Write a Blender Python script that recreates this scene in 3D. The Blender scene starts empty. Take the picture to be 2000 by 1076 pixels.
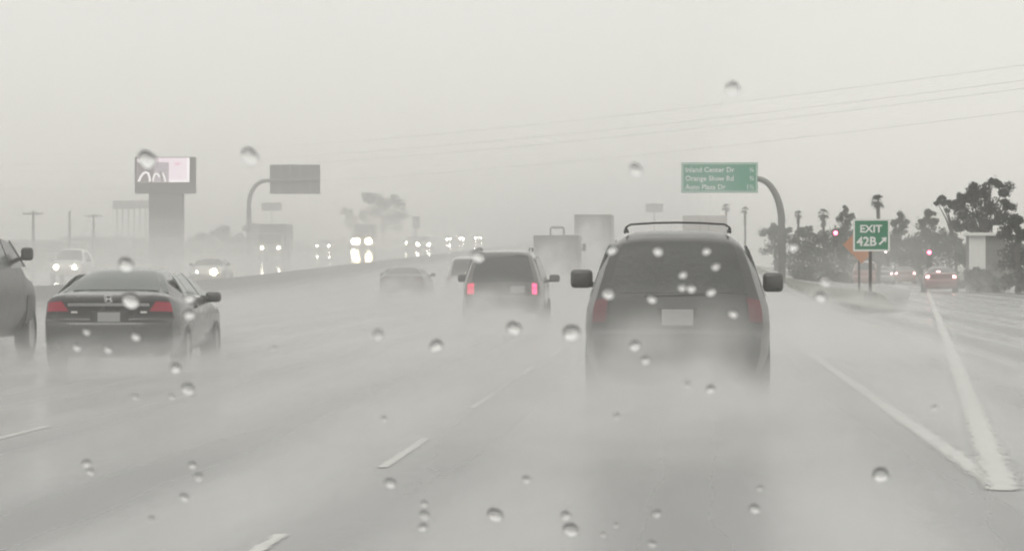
import bpy, bmesh, math, random
from mathutils import Vector, Matrix
R = math.radians
random.seed(7)
S = bpy.context.scene
COL = S.collection

# ------------------------------------------------------------------ camera
F = 7000.0                     # focal length in photo pixels (2000 wide): a long zoom
H0 = 1.44
YAW = math.atan(340.0 / F)
PITCH = math.atan(18.0 / F)
cam = bpy.data.cameras.new("camera"); camo = bpy.data.objects.new("camera", cam); COL.objects.link(camo)
cam.sensor_width = 36.0; cam.lens = 36.0 * F / 2000.0
cam.clip_start = 0.05; cam.clip_end = 9000
camo.location = (0, 0, H0)
camo.rotation_euler = (math.pi / 2 - PITCH, 0, YAW)
cam.dof.use_dof = True
cam.dof.focus_distance = 3.2
cam.dof.aperture_fstop = (cam.lens / 1000) / 0.0014 
S.camera = camo
_rot = camo.rotation_euler.to_matrix()
def ray(px, py):
    return _rot @ Vector(((px - 1000.0) / F, -(py - 538.0) / F, -1.0))
def at(px, py, Y):
    d = ray(px, py)
    return Vector((0, 0, H0)) + d * (Y / d.y)
def ppm(Y): return F / Y

# ------------------------------------------------------------------ world, sun, exposure
w = bpy.data.worlds.new("World"); S.world = w; w.use_nodes = True
nt = w.node_tree; nt.nodes.clear()
out = nt.nodes.new("ShaderNodeOutputWorld"); bg = nt.nodes.new("ShaderNodeBackground")
sky = nt.nodes.new("ShaderNodeTexSky"); sky.sky_type = 'NISHITA'; sky.sun_disc = False
sky.sun_elevation = R(48); sky.sun_rotation = R(20)
tc = nt.nodes.new("ShaderNodeTexCoord"); sp = nt.nodes.new("ShaderNodeSeparateXYZ")
nt.links.new(tc.outputs["Generated"], sp.inputs[0])
mr = nt.nodes.new("ShaderNodeMapRange"); mr.inputs[1].default_value = 0; mr.inputs[2].default_value = 1
mr.inputs[3].default_value = 8.5; mr.inputs[4].default_value = 13.2
nt.links.new(sp.outputs[2], mr.inputs[0])
nz = nt.nodes.new("ShaderNodeTexNoise"); nz.inputs["Scale"].default_value = 2.2; nz.inputs["Detail"].default_value = 4
nt.links.new(tc.outputs["Generated"], nz.inputs["Vector"])
nm = nt.nodes.new("ShaderNodeMapRange"); nm.inputs[3].default_value = 0.92; nm.inputs[4].default_value = 1.08
nt.links.new(nz.outputs[0], nm.inputs[0])
mu = nt.nodes.new("ShaderNodeMath"); mu.operation = 'MULTIPLY'
nt.links.new(mr.outputs[0], mu.inputs[0]); nt.links.new(nm.outputs[0], mu.inputs[1])
vm = nt.nodes.new("ShaderNodeVectorMath"); vm.operation = 'SCALE'
vm.inputs[0].default_value = (1.0, 0.985, 0.925)
nt.links.new(mu.outputs[0], vm.inputs["Scale"])
mx = nt.nodes.new("ShaderNodeMixRGB"); mx.inputs[0].default_value = 0.94
nt.links.new(sky.outputs[0], mx.inputs[1]); nt.links.new(vm.outputs[0], mx.inputs[2])
nt.links.new(mx.outputs[0], bg.inputs[0]); bg.inputs[1].default_value = 0.10
nt.links.new(bg.outputs[0], out.inputs[0])

sl = bpy.data.lights.new("sun", 'SUN'); sl.energy = 0.5; sl.angle = R(25); sl.color = (1, 0.97, 0.92)
so = bpy.data.objects.new("sun", sl); COL.objects.link(so)
so.rotation_euler = (R(42), 0, R(-20 + 180 - 180))
so.location = (0, 0, 60)

S.view_settings.view_transform = 'Standard'; S.view_settings.look = 'None'
S.view_settings.exposure = 0.0; S.view_settings.gamma = 1.0; S.view_settings.use_curve_mapping = False
S.render.engine = 'CYCLES'
cy = S.cycles
cy.volume_bounces = 2; cy.volume_step_rate = 1.6; cy.max_bounces = 10; cy.diffuse_bounces = 3; cy.glossy_bounces = 3
cy.transmission_bounces = 8; cy.transparent_max_bounces = 24
cy.caustics_refractive = True
cy.use_denoising = True; cy.use_adaptive_sampling = True; cy.adaptive_threshold = .025

# ------------------------------------------------------------------ materials
def mat(name, col, rough=0.6, metal=0.0, coat=0.0, coat_r=0.1, var=0.0, vscale=6.0, bump=0.0, bscale=40.0, spec=0.5, emit=None, es=0.0):
    m = bpy.data.materials.new(name); m.use_nodes = True
    n = m.node_tree; b = n.nodes["Principled BSDF"]
    b.inputs["Base Color"].default_value = (*col, 1); b.inputs["Roughness"].default_value = rough
    b.inputs["Metallic"].default_value = metal; b.inputs["Coat Weight"].default_value = coat
    b.inputs["Coat Roughness"].default_value = coat_r; b.inputs["Specular IOR Level"].default_value = spec
    if var > 0:
        t = n.nodes.new("ShaderNodeTexCoord"); z = n.nodes.new("ShaderNodeTexNoise")
        z.inputs["Scale"].default_value = vscale; z.inputs["Detail"].default_value = 5
        n.links.new(t.outputs["Object"], z.inputs["Vector"])
        r = n.nodes.new("ShaderNodeMapRange"); r.inputs[3].default_value = 1 - var; r.inputs[4].default_value = 1 + var
        n.links.new(z.outputs[0], r.inputs[0])
        v = n.nodes.new("ShaderNodeVectorMath"); v.operation = 'SCALE'; v.inputs[0].default_value = col
        n.links.new(r.outputs[0], v.inputs["Scale"]); n.links.new(v.outputs[0], b.inputs["Base Color"])
        r2 = n.nodes.new("ShaderNodeMapRange"); r2.inputs[3].default_value = max(0.02, rough - .12); r2.inputs[4].default_value = min(1, rough + .12)
        n.links.new(z.outputs[0], r2.inputs[0]); n.links.new(r2.outputs[0], b.inputs["Roughness"])
    if bump > 0:
        t = n.nodes.new("ShaderNodeTexCoord"); z = n.nodes.new("ShaderNodeTexNoise"); z.inputs["Scale"].default_value = bscale
        z.inputs["Detail"].default_value = 4
        n.links.new(t.outputs["Object"], z.inputs["Vector"])
        bp = n.nodes.new("ShaderNodeBump"); bp.inputs["Strength"].default_value = bump; bp.inputs["Distance"].default_value = 0.02
        n.links.new(z.outputs[0], bp.inputs["Height"]); n.links.new(bp.outputs[0], b.inputs["Normal"])
    if emit:
        b.inputs["Emission Color"].default_value = (*emit, 1); b.inputs["Emission Strength"].default_value = es
    return m

def wet_road(name, base, wet_r=(0.10, 0.30), bstr=.45):
    m = bpy.data.materials.new(name); m.use_nodes = True
    n = m.node_tree; L = n.links; b = n.nodes["Principled BSDF"]
    t = n.nodes.new("ShaderNodeTexCoord")
    mp = n.nodes.new("ShaderNodeMapping"); mp.inputs["Scale"].default_value = (0.55, 0.035, 1)
    L.new(t.outputs["Object"], mp.inputs[0])
    z = n.nodes.new("ShaderNodeTexNoise"); z.inputs["Scale"].default_value = 1.0; z.inputs["Detail"].default_value = 6; z.inputs["Roughness"].default_value = .6
    L.new(mp.outputs[0], z.inputs["Vector"])
    z2 = n.nodes.new("ShaderNodeTexNoise"); z2.inputs["Scale"].default_value = 9.0; z2.inputs["Detail"].default_value = 6
    L.new(t.outputs["Object"], z2.inputs["Vector"])
    r = n.nodes.new("ShaderNodeMapRange"); r.inputs[1].default_value = .3; r.inputs[2].default_value = .7
    r.inputs[3].default_value = .62; r.inputs[4].default_value = 1.3
    L.new(z.outputs[0], r.inputs[0])
    r3 = n.nodes.new("ShaderNodeMapRange"); r3.inputs[3].default_value = .8; r3.inputs[4].default_value = 1.2
    L.new(z2.outputs[0], r3.inputs[0])
    wv = n.nodes.new("ShaderNodeTexWave"); wv.bands_direction = 'X'; wv.inputs["Scale"].default_value = .175; wv.inputs["Distortion"].default_value = .6; wv.inputs["Detail"].default_value = 2
    mp2 = n.nodes.new("ShaderNodeMapping"); mp2.inputs["Scale"].default_value = (1, .05, 1); L.new(t.outputs["Object"], mp2.inputs[0]); L.new(mp2.outputs[0], wv.inputs["Vector"])
    wr_ = n.nodes.new("ShaderNodeMapRange"); wr_.inputs[3].default_value = .88; wr_.inputs[4].default_value = 1.07; L.new(wv.outputs["Fac"], wr_.inputs[0])
    q0 = n.nodes.new("ShaderNodeMath"); q0.operation = 'MULTIPLY'; L.new(r.outputs[0], q0.inputs[0]); L.new(wr_.outputs[0], q0.inputs[1])
    q = n.nodes.new("ShaderNodeMath"); q.operation = 'MULTIPLY'; L.new(q0.outputs[0], q.inputs[0]); L.new(r3.outputs[0], q.inputs[1])
    v = n.nodes.new("ShaderNodeVectorMath"); v.operation = 'SCALE'; v.inputs[0].default_value = base
    L.new(q.outputs[0], v.inputs["Scale"]); L.new(v.outputs[0], b.inputs["Base Color"])
    b.inputs["Roughness"].default_value = .55; b.inputs["Specular IOR Level"].default_value = .3
    b.inputs["Coat Weight"].default_value = 1.0; b.inputs["Coat IOR"].default_value = 1.33
    cm = n.nodes.new("ShaderNodeMix"); cm.inputs[0].default_value = .4
    L.new(z.outputs[0], cm.inputs[2]); L.new(wv.outputs["Fac"], cm.inputs[3])
    cr = n.nodes.new("ShaderNodeMapRange"); cr.inputs[1].default_value = .3; cr.inputs[2].default_value = .7
    cr.inputs[3].default_value = wet_r[1]; cr.inputs[4].default_value = wet_r[0]
    L.new(cm.outputs[0], cr.inputs[0]); L.new(cr.outputs[0], b.inputs["Coat Roughness"])
    z3 = n.nodes.new("ShaderNodeTexNoise"); z3.inputs["Scale"].default_value = 5.0; z3.inputs["Detail"].default_value = 8; z3.inputs["Roughness"].default_value = .65
    L.new(t.outputs["Object"], z3.inputs["Vector"])
    bp = n.nodes.new("ShaderNodeBump"); bp.inputs["Strength"].default_value = bstr; bp.inputs["Distance"].default_value = .006
    L.new(z3.outputs[0], bp.inputs["Height"])
    L.new(bp.outputs[0], b.inputs["Coat Normal"]); L.new(bp.outputs[0], b.inputs["Normal"])
    return m

M = {}
M['road'] = wet_road("wet_asphalt", (0.050, 0.050, 0.049))
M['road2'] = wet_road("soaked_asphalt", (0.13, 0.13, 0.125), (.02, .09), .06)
M['ramp'] = wet_road("wet_ramp_asphalt", (0.055, 0.055, 0.052), (.14, .34))
M['paint'] = mat("road_paint", (0.44, 0.44, 0.42), .5, coat=.6, coat_r=.25, var=.28, vscale=2.2)
M['yellow'] = mat("yellow_paint", (0.30, 0.22, 0.06), .45, coat=.5, coat_r=.3, var=.15, vscale=3)
def wear(m):
    n = m.node_tree; L = n.links; b = n.nodes["Principled BSDF"]; o = [q for q in n.nodes if q.type == 'OUTPUT_MATERIAL'][0]
    uv = n.nodes.new("ShaderNodeUVMap"); sx = n.nodes.new("ShaderNodeSeparateXYZ"); L.new(uv.outputs[0], sx.inputs[0])
    t = n.nodes.new("ShaderNodeTexCoord"); mp = n.nodes.new("ShaderNodeMapping"); mp.inputs["Scale"].default_value = (9, 1.2, 1)
    L.new(t.outputs["Object"], mp.inputs[0])
    z = n.nodes.new("ShaderNodeTexNoise"); z.inputs["Scale"].default_value = 1.6; z.inputs["Detail"].default_value = 7; z.inputs["Roughness"].default_value = .7
    L.new(mp.outputs[0], z.inputs["Vector"])
    a = n.nodes.new("ShaderNodeMath"); a.operation = 'PINGPONG'; a.inputs[1].default_value = .5; L.new(sx.outputs[0], a.inputs[0])
    c_ = n.nodes.new("ShaderNodeMath"); c_.operation = 'MULTIPLY_ADD'; c_.inputs[1].default_value = 1.5; L.new(a.outputs[0], c_.inputs[0])
    L.new(z.outputs[0], c_.inputs[2])
    r = n.nodes.new("ShaderNodeMapRange"); r.interpolation_type = 'SMOOTHSTEP'; r.inputs[1].default_value = .52; r.inputs[2].default_value = 1.05
    r.inputs[4].default_value = .92
    L.new(c_.outputs[0], r.inputs[0])
    tr = n.nodes.new("ShaderNodeBsdfTransparent"); mx = n.nodes.new("ShaderNodeMixShader")
    L.new(r.outputs[0], mx.inputs[0]); L.new(tr.outputs[0], mx.inputs[1]); L.new(b.outputs[0], mx.inputs[2]); L.new(mx.outputs[0], o.inputs["Surface"])
wear(M['paint']); wear(M['yellow'])
M['soil'] = mat("wet_grass_ground", (0.06, 0.06, 0.035), .8, var=.4, vscale=.5, bump=.5, bscale=4)
M['kerb'] = mat("kerb_concrete", (0.06, 0.06, 0.05), .5, coat=.4, coat_r=.3, var=.2, vscale=2)
M['concrete'] = mat("barrier_concrete", (0.16, 0.16, 0.155), .55, coat=.4, coat_r=.35, var=.3, vscale=1.5)
M['grass'] = mat("grass_blades", (0.045, 0.05, 0.025), .7, var=.4, vscale=4)
M['leaf'] = mat("dull_leaf", (0.030, 0.038, 0.020), .7, var=.5, vscale=1.2, spec=.15)
M['leaf_y'] = mat("olive_leaf", (0.044, 0.046, 0.022), .7, var=.5, vscale=1.2, spec=.15)
M['leaf_d'] = mat("dark_leaf", (0.020, 0.026, 0.016), .7, var=.5, vscale=1.2, spec=.12)
M['bark'] = mat("wet_bark", (0.06, 0.05, 0.04), .8, var=.4, vscale=3, bump=.5, bscale=10)
M['steel'] = mat("galvanised_steel", (0.17, 0.17, 0.16), .5, metal=.3, var=.2, vscale=3)
M['alu'] = mat("bare_aluminium", (0.16, 0.16, 0.155), .45, metal=.4, var=.15, vscale=2)
M['green'] = mat("sign_green", (0.0, 0.27, 0.15), .45, var=.1, vscale=2)
M['green2'] = mat("exit_sign_green", (0.0, 0.19, 0.085), .45, var=.1, vscale=3)
M['white'] = mat("sign_white", (0.80, 0.80, 0.78), .45, var=.06, vscale=4)
M['orange'] = mat("sign_orange", (0.48, 0.19, 0.08), .5, var=.1, vscale=3)
M['black'] = mat("black_plastic", (0.02, 0.02, 0.02), .5)
M['rubber'] = mat("tyre_rubber", (0.02, 0.02, 0.02), .75, coat=.3, coat_r=.4)
M['rim'] = mat("alloy_rim", (0.3, 0.3, 0.3), .35, metal=.8)
M['chrome'] = mat("chrome_trim", (0.75, 0.75, 0.75), .12, metal=1.0)
M['glass'] = mat("tinted_glass", (0.012, 0.014, 0.014), .16, spec=.5, bump=.12, bscale=30)
M['glass_wet'] = mat("rain_covered_glass", (0.055, 0.057, 0.053), .42, spec=.5, var=.35, vscale=5, bump=.35, bscale=18)
M['glass_g'] = mat("greenish_glass", (0.02, 0.035, 0.03), .05, spec=.9)
M['paint_suv'] = mat("charcoal_car_paint", (0.040, 0.040, 0.038), .45, coat=.6, coat_r=.22, var=.35, vscale=4, bump=.15, bscale=22)
M['paint_black'] = mat("black_car_paint", (0.008, 0.008, 0.009), .3, coat=.6, coat_r=.06, var=.1, vscale=5)
M['paint_grey'] = mat("grey_car_paint", (0.08, 0.075, 0.068), .4, metal=.3, coat=1, coat_r=.1, var=.1, vscale=5)
M['paint_dgrey'] = mat("dark_grey_truck_paint", (0.018, 0.017, 0.016), .45, coat=.35, coat_r=.2, var=.2, vscale=4)
M['paint_white'] = mat("white_car_paint", (0.6, 0.6, 0.58), .4, coat=1, coat_r=.1, var=.06, vscale=5)
M['paint_silver'] = mat("silver_car_paint", (0.35, 0.35, 0.35), .35, metal=.4, coat=1, coat_r=.1, var=.06, vscale=5)
M['paint_red'] = mat("red_car_paint", (0.16, 0.015, 0.02), .4, coat=1, coat_r=.1, var=.1, vscale=5)
M['paint_pink'] = mat("dusky_red_car_paint", (0.28, 0.13, 0.12), .4, coat=1, coat_r=.1, var=.1, vscale=5)
M['box_grey'] = mat("truck_box_grey", (0.12, 0.117, 0.11), .5, coat=.3, coat_r=.3, var=.15, vscale=1)
M['box_white'] = mat("truck_box_white", (0.45, 0.43, 0.41), .5, coat=.3, coat_r=.3, var=.1, vscale=1)
M['plate'] = mat("licence_plate", (0.62, 0.62, 0.62), .45, var=.08, vscale=12)
M['plate_d'] = mat("dirty_licence_plate", (0.33, 0.33, 0.33), .5, var=.15, vscale=12)
M['tail'] = mat("red_lens", (0.26, 0.012, 0.03), .25, coat=.8, emit=(1, .03, .10), es=.10)
M['tail_dim'] = mat("dull_red_lens", (0.12, 0.02, 0.025), .35, coat=.6)
M['brake_low'] = mat("half_lit_brake_lens", (0.5, 0.03, 0.08), .3, emit=(1, .10, .18), es=.9)
M['brake'] = mat("lit_brake_lens", (0.5, 0.02, 0.06), .3, emit=(1, .06, .22), es=2.4)
M['brake_hot'] = mat("bright_brake_lens", (0.5, 0.1, 0.1), .3, emit=(1, .52, .50), es=10)
M['sig_red'] = mat("red_signal_lens", (0.5, 0.02, 0.05), .3, emit=(1, .10, .20), es=14)
M['sig_pale'] = mat("pale_signal_lens", (0.5, 0.3, 0.3), .3, emit=(1, .72, .72), es=7)
M['clear'] = mat("reverse_lens", (0.75, 0.75, 0.72), .25, coat=1)
M['head'] = mat("lit_headlight", (0.9, 0.9, 0.85), .3, emit=(1, .94, .74), es=90)
M['head_far'] = mat("far_headlight", (0.9, 0.9, 0.85), .3, emit=(1, .94, .76), es=220)
M['head_distant'] = mat("distant_headlight", (0.9, 0.9, 0.85), .3, emit=(1, .95, .80), es=230)
M['head_dim'] = mat("dim_headlight", (0.9, 0.9, 0.85), .3, emit=(1, .97, .88), es=14)
M['head_warm'] = mat("warm_headlight", (0.9, 0.85, 0.7), .3, emit=(1, .88, .55), es=130)
M['pillar'] = mat("billboard_cladding", (0.12, 0.108, 0.10), .6, var=.15, vscale=.6)
M['screen'] = mat("led_screen", (0.05, 0.05, 0.05), .5, emit=(1, .84, .92), es=1.05)
M['screen_w'] = mat("led_white", (0.05, 0.05, 0.05), .5, emit=(1, .97, .97), es=1.3)
M['screen_m'] = mat("led_mauve", (0.05, 0.05, 0.05), .5, emit=(.8, .62, .66), es=.22)
M['screen_g'] = mat("led_grey_mauve", (0.05, 0.05, 0.05), .5, emit=(.8, .70, .76), es=.55)
M['screen_p'] = mat("led_pink_print", (0.05, 0.05, 0.05), .5, emit=(1, .62, .72), es=.95)
M['wall'] = mat("pale_render_wall", (0.38, 0.37, 0.35), .7, var=.1, vscale=1)
M['wall_w'] = mat("white_wall", (0.74, 0.74, 0.72), .6, var=.06, vscale=1.5)
M['wall_g'] = mat("grey_wall", (0.15, 0.15, 0.14), .7, var=.15, vscale=1)
M['wire'] = mat("cable_black", (0.03, 0.03, 0.03), .5)
M['wood'] = mat("pole_timber", (0.06, 0.05, 0.045), .8, var=.3, vscale=3)

def vol_mat(name, dens, aniso=.62, col=(.97, .965, .955)):
    m = bpy.data.materials.new(name); m.use_nodes = True
    n = m.node_tree; n.nodes.clear()
    o = n.nodes.new("ShaderNodeOutputMaterial"); p = n.nodes.new("ShaderNodeVolumePrincipled")
    p.inputs["Color"].default_value = (*col, 1); p.inputs["Density"].default_value = dens
    p.inputs["Anisotropy"].default_value = aniso
    n.links.new(p.outputs[0], o.inputs["Volume"])
    return m

# ------------------------------------------------------------------ helpers
def link(name, mesh, m=None, parent=None, loc=None):
    o = bpy.data.objects.new(name, mesh); COL.objects.link(o)
    if m is not None and not mesh.materials: mesh.materials.append(m)
    if parent is not None: o.parent = parent
    if loc is not None: o.location = loc
    return o
def mesh_of(name, verts, faces, smooth=False):
    me = bpy.data.meshes.new(name); me.from_pydata([tuple(v) for v in verts], [], faces); me.update()
    if smooth: me.shade_smooth()
    return me
def tag(o, label=None, cat=None, group=None, kind=None):
    if label: o['label'] = label
    if cat: o['category'] = cat
    if group: o['group'] = group
    if kind: o['kind'] = kind
    return o
def empty(name, loc=(0, 0, 0), rz=0.0, label=None, cat=None, group=None):
    o = bpy.data.objects.new(name, None); COL.objects.link(o); o.location = loc; o.rotation_euler = (0, 0, rz)
    o.empty_display_size = .3
    return tag(o, label, cat, group)
def kids(o): return [c for c in bpy.data.objects if c.parent == o]
def copy_tree(o, parent=None):
    c = o.copy(); COL.objects.link(c)
    if parent is not None: c.parent = parent
    for k in kids(o): copy_tree(k, c)
    return c

class MB:
    """collects simple solids into one mesh"""
    def __init__(s): s.v = []; s.f = []
    def add(s, v, f):
        k = len(s.v); s.v += [Vector(x) for x in v]; s.f += [tuple(i + k for i in q) for q in f]
    def box(s, x0, x1, y0, y1, z0, z1, ch=0.0):
        if ch <= 0:
            s.add([(x0,y0,z0),(x1,y0,z0),(x1,y1,z0),(x0,y1,z0),(x0,y0,z1),(x1,y0,z1),(x1,y1,z1),(x0,y1,z1)],
                  [(0,3,2,1),(4,5,6,7),(0,1,5,4),(1,2,6,5),(2,3,7,6),(3,0,4,7)])
        else:
            bm = bmesh.new(); bmesh.ops.create_cube(bm, size=1)
            for v in bm.verts:
                v.co = Vector((x0 + (v.co.x+.5)*(x1-x0), y0 + (v.co.y+.5)*(y1-y0), z0 + (v.co.z+.5)*(z1-z0)))
            bmesh.ops.bevel(bm, geom=bm.edges[:], offset=ch, segments=2, profile=.5, affect='EDGES')
            bm.verts.index_update()
            s.add([v.co.copy() for v in bm.verts], [tuple(v.index for v in f.verts) for f in bm.faces]); bm.free()
    def tube(s, pts, r, n=8, cap=True):
        pts = [Vector(p) for p in pts]; k = len(s.v); N = len(pts)
        rr = r if isinstance(r, (list, tuple)) else [r]*N
        for i, p in enumerate(pts):
            t = (pts[min(i+1, N-1)] - pts[max(i-1, 0)]).normalized()
            a = t.cross(Vector((0, 0, 1)))
            if a.length < 1e-3: a = t.cross(Vector((0, 1, 0)))
            a.normalize(); b = a.cross(t)
            for j in range(n):
                q = 2*math.pi*j/n
                s.v.append(p + (a*math.cos(q) + b*math.sin(q))*rr[i])
        for i in range(N-1):
            for j in range(n):
                s.f.append((k+i*n+j, k+i*n+(j+1)%n, k+(i+1)*n+(j+1)%n, k+(i+1)*n+j))
        if cap:
            s.f.append(tuple(k+j for j in range(n))[::-1]); s.f.append(tuple(k+(N-1)*n+j for j in range(n)))
    def disc_x(s, x0, x1, prof, n=20, cy_=0, cz=0):
        pass
    def build(s, name, m, parent=None, smooth=False, loc=None):
        return link(name, mesh_of(name, s.v, s.f, smooth), m, parent, loc)

# ------------------------------------------------------------------ ground shape
def E(Y):
    g = .0115; Y = min(Y, 800)
    if Y < 130: return 0.0
    if Y < 170: return g*(Y-130)**2/80.0
    return g*(Y-150)
def HT(X, Y): return E(Y)*min(1, max(0, (10-X)/5.0))
YS = [-60,-20,0,10,20,30,40,60,80,100,110,120,130,140,150,160,170,180,200,220,240,260,280,300,320,350,400,450,500,600,700,800,900,1200,1600]
def ramp_l(Y): return 1.97 + .0645*(Y-22.8)
def ramp_r(Y): return max(5.0, ramp_l(Y) + 5.2) if Y < 235 else 60.0

def sheet(name, lf, rf, y0, y1, dz, m, kind=None, nx=1, parent=None):
    ys = [y0] + [y for y in YS if y0 < y < y1] + [y1]
    v = []; f = []
    for y in ys:
        a, b = lf(y), rf(y)
        for i in range(nx+1):
            x = a + (b-a)*i/nx
            v.append((x, y, HT(x, y) + dz))
    for i in range(len(ys)-1):
        for j in range(nx):
            k = i*(nx+1)+j; f.append((k, k+1, k+nx+2, k+nx+1))
    o = link(name, mesh_of(name, v, f), m, parent)
    if kind: o['kind'] = kind
    return o

# terrain to the horizon
XS = [-4000,-1500,-600,-200,-100,-60,-45,-19,0,5,6,7,8,9,10,14,20,40,100,300,1500,4000]
tv, tf = [], []; TY = YS + [2500, 6000]
for y in TY:
    for x in XS: tv.append((x, y, HT(x, y)))
for i in range(len(TY)-1):
    for j in range(len(XS)-1):
        k = i*len(XS)+j; tf.append((k, k+1, k+len(XS)+1, k+len(XS)))
g = link("ground", mesh_of("ground", tv, tf), M['soil']); tag(g, "dark wet verge and open land beside the freeway", kind='structure')
o = sheet("freeway", lambda y: -19.4, lambda y: 4.6, -60, 1600, .02, M['road'], 'structure', 6)
o['label'] = "rain soaked grey freeway lanes full of spray"
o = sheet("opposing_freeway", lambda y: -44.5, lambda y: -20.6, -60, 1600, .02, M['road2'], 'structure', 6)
o['label'] = "wet lanes of oncoming traffic beyond the median"
o = sheet("exit_ramp", lambda y: 4.6, ramp_r, -60, 330, .012, M['ramp'], 'structure', 8)
o['label'] = "wet exit ramp pavement splitting off to the right"

# painted markings: parts of the freeway surface
mk = empty("lane_markings", (0, 0, 0)); tag(mk, "white and yellow lines painted on the wet freeway", kind='structure')
def strip(name, pts, wd, dz, m, parent):
    v = []; f = []; dz = .0245 if dz < .034 else .0255
    for (x, y) in pts:
        v.append((x-wd/2, y, HT(x, y)+dz)); v.append((x+wd/2, y, HT(x, y)+dz))
    for i in range(len(pts)-1): f.append((2*i, 2*i+1, 2*i+3, 2*i+2))
    me = mesh_of(name, v, f); uv = me.uv_layers.new(name="across")
    for lp in me.loops: uv.data[lp.index].uv = (lp.vertex_index % 2, pts[lp.vertex_index//2][1])
    return link(name, me, m, parent)
for x, off in ((-2.14, 18.9), (-5.66, 31.6-10.6), (-9.3, 24.0), (-12.9, 20.0)):
    for k in range(0, 14):
        e = off + 10.6*k
        if x == -5.66 and k == 2: continue      # dash left out to imitate spray hiding it
        strip("lane_dash", [(x, e-4.3), (x, e-2), (x, e)], .125, .028, M['paint'], mk)
strip("edge_line", [(-16.6, y) for y in YS if 0 <= y <= 900], .15, .028, M['yellow'], mk)
strip("edge_line", [(-22.6, y) for y in YS if 0 <= y <= 900], .15, .028, M['yellow'], mk)
strip("edge_line", [(-41.5, y) for y in YS if 0 <= y <= 900], .15, .028, M['paint'], mk)
gl = [22.8] + [y for y in YS if 23 < y < 700]
strip("gore_line", [(2.02, y) for y in gl], .27, .029, M['paint'], mk)
strip("gore_line", [(ramp_l(y)+.04, y) for y in [22.9, 26, 30, 36, 44, 52, 60, 70, 80, 90, 100, 110, 120, 130, 150, 180, 220]], .36, .034, M['paint'], mk)

# gore island
def isl_l(y): return 4.75
def isl_r(y): return max(4.9, ramp_l(y) - .9) if y > 113 else 4.75 + (ramp_l(113)-.9-4.75)*max(0.02, (y-105.5)/7.5)**.5
iy = [105.6, 106.2, 107, 108.5, 110, 113, 118, 125, 135, 150, 165, 180, 200, 230]
v = []; f = []
for y in iy:
    for x, dz in ((isl_l(y), -.02), (isl_l(y)+.02, .09), (isl_l(y)+.18, .095), (max(isl_l(y)+.2, isl_r(y)-.9), .07), (max(isl_l(y)+.22, isl_r(y)-.03), .02), (max(isl_l(y)+.24, isl_r(y)), -.02)):
        v.append((x, y, HT(x, y)+dz))
for i in range(len(iy)-1):
    for j in range(5):
        k = i*6+j; f.append((k, k+1, k+7, k+6))
f.append((0, 1, 2, 3, 4, 5))
o = link("traffic_island", mesh_of("traffic_island", v, f), M['kerb']); tag(o, "kerbed gore island between freeway and exit ramp", kind='structure')
v = []; f = []
for y in iy[2:]:
    a, b = isl_l(y)+.22, isl_r(y)-.22
    for t, hh in ((0, .07), (.15, .17), (.5, .15), (.85, .06), (1, .015)):
        v.append((a+(b-a)*t, y, HT(a+(b-a)*t, y) + hh + (.03*math.sin(y*1.3+t*5) if 0 < t < .8 else 0)))
for i in range(len(iy)-3):
    for j in range(4):
        k = i*5+j; f.append((k, k+1, k+6, k+5))
o = link("island_soil", mesh_of("island_soil", v, f, True), M['soil']); tag(o, "dark soil bank filling the gore island", kind='structure')
gb = MB()
for i in range(2600):
    y = 106.8 + random.random()**1.6*70; a, b = isl_l(y)+.25, isl_r(y)-.25
    if b <= a: continue
    x = a+(b-a)*random.random(); h = random.uniform(.04, .16); q = random.uniform(0, 6.28)
    dx, dy = math.cos(q)*.05, math.sin(q)*.05
    lx, ly = random.uniform(-.1, .1), random.uniform(-.1, .1); z = HT(x, y)+.03+.12*(1-(x-a)/(b-a)); h *= 1.15-(x-a)/(b-a)
    gb.add([(x-dx, y-dy, z), (x+dx, y+dy, z), (x+lx, y+ly, z+h)], [(0, 1, 2)])
o = gb.build("grass", M['grass']); tag(o, "wet dark grass tufts on the gore island", kind='stuff')

# median barrier
prof = [(-.30, 0), (-.28, .08), (-.13, .33), (-.08, .84), (.08, .84), (.13, .33), (.28, .08), (.30, 0)]
v = []; f = []
by = [60 + 6*i for i in range(24)] + [y for y in YS if 204 < y <= 900]
for y in by:
    for (x, z) in prof: v.append((-20.0+x, y, E(y)+z))
for i in range(len(by)-1):
    for j in range(len(prof)-1):
        k = i*8+j; f.append((k, k+1, k+9, k+8))
f.append(tuple(range(8))[::-1]); f.append(tuple((len(by)-1)*8+j for j in range(8)))
o = link("median_barrier", mesh_of("median_barrier", v, f), M['concrete'])
tag(o, "long low concrete barrier dividing the two directions of the freeway", "barrier")

# ------------------------------------------------------------------ vehicles
def lerp_list(L, z):
    if z <= L[0][0]: return L[0][1]
    for (a, b), (c, d) in zip(L, L[1:]):
        if z <= c: return b + (d-b)*(z-a)/(c-a)
    return L[-1][1]

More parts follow.
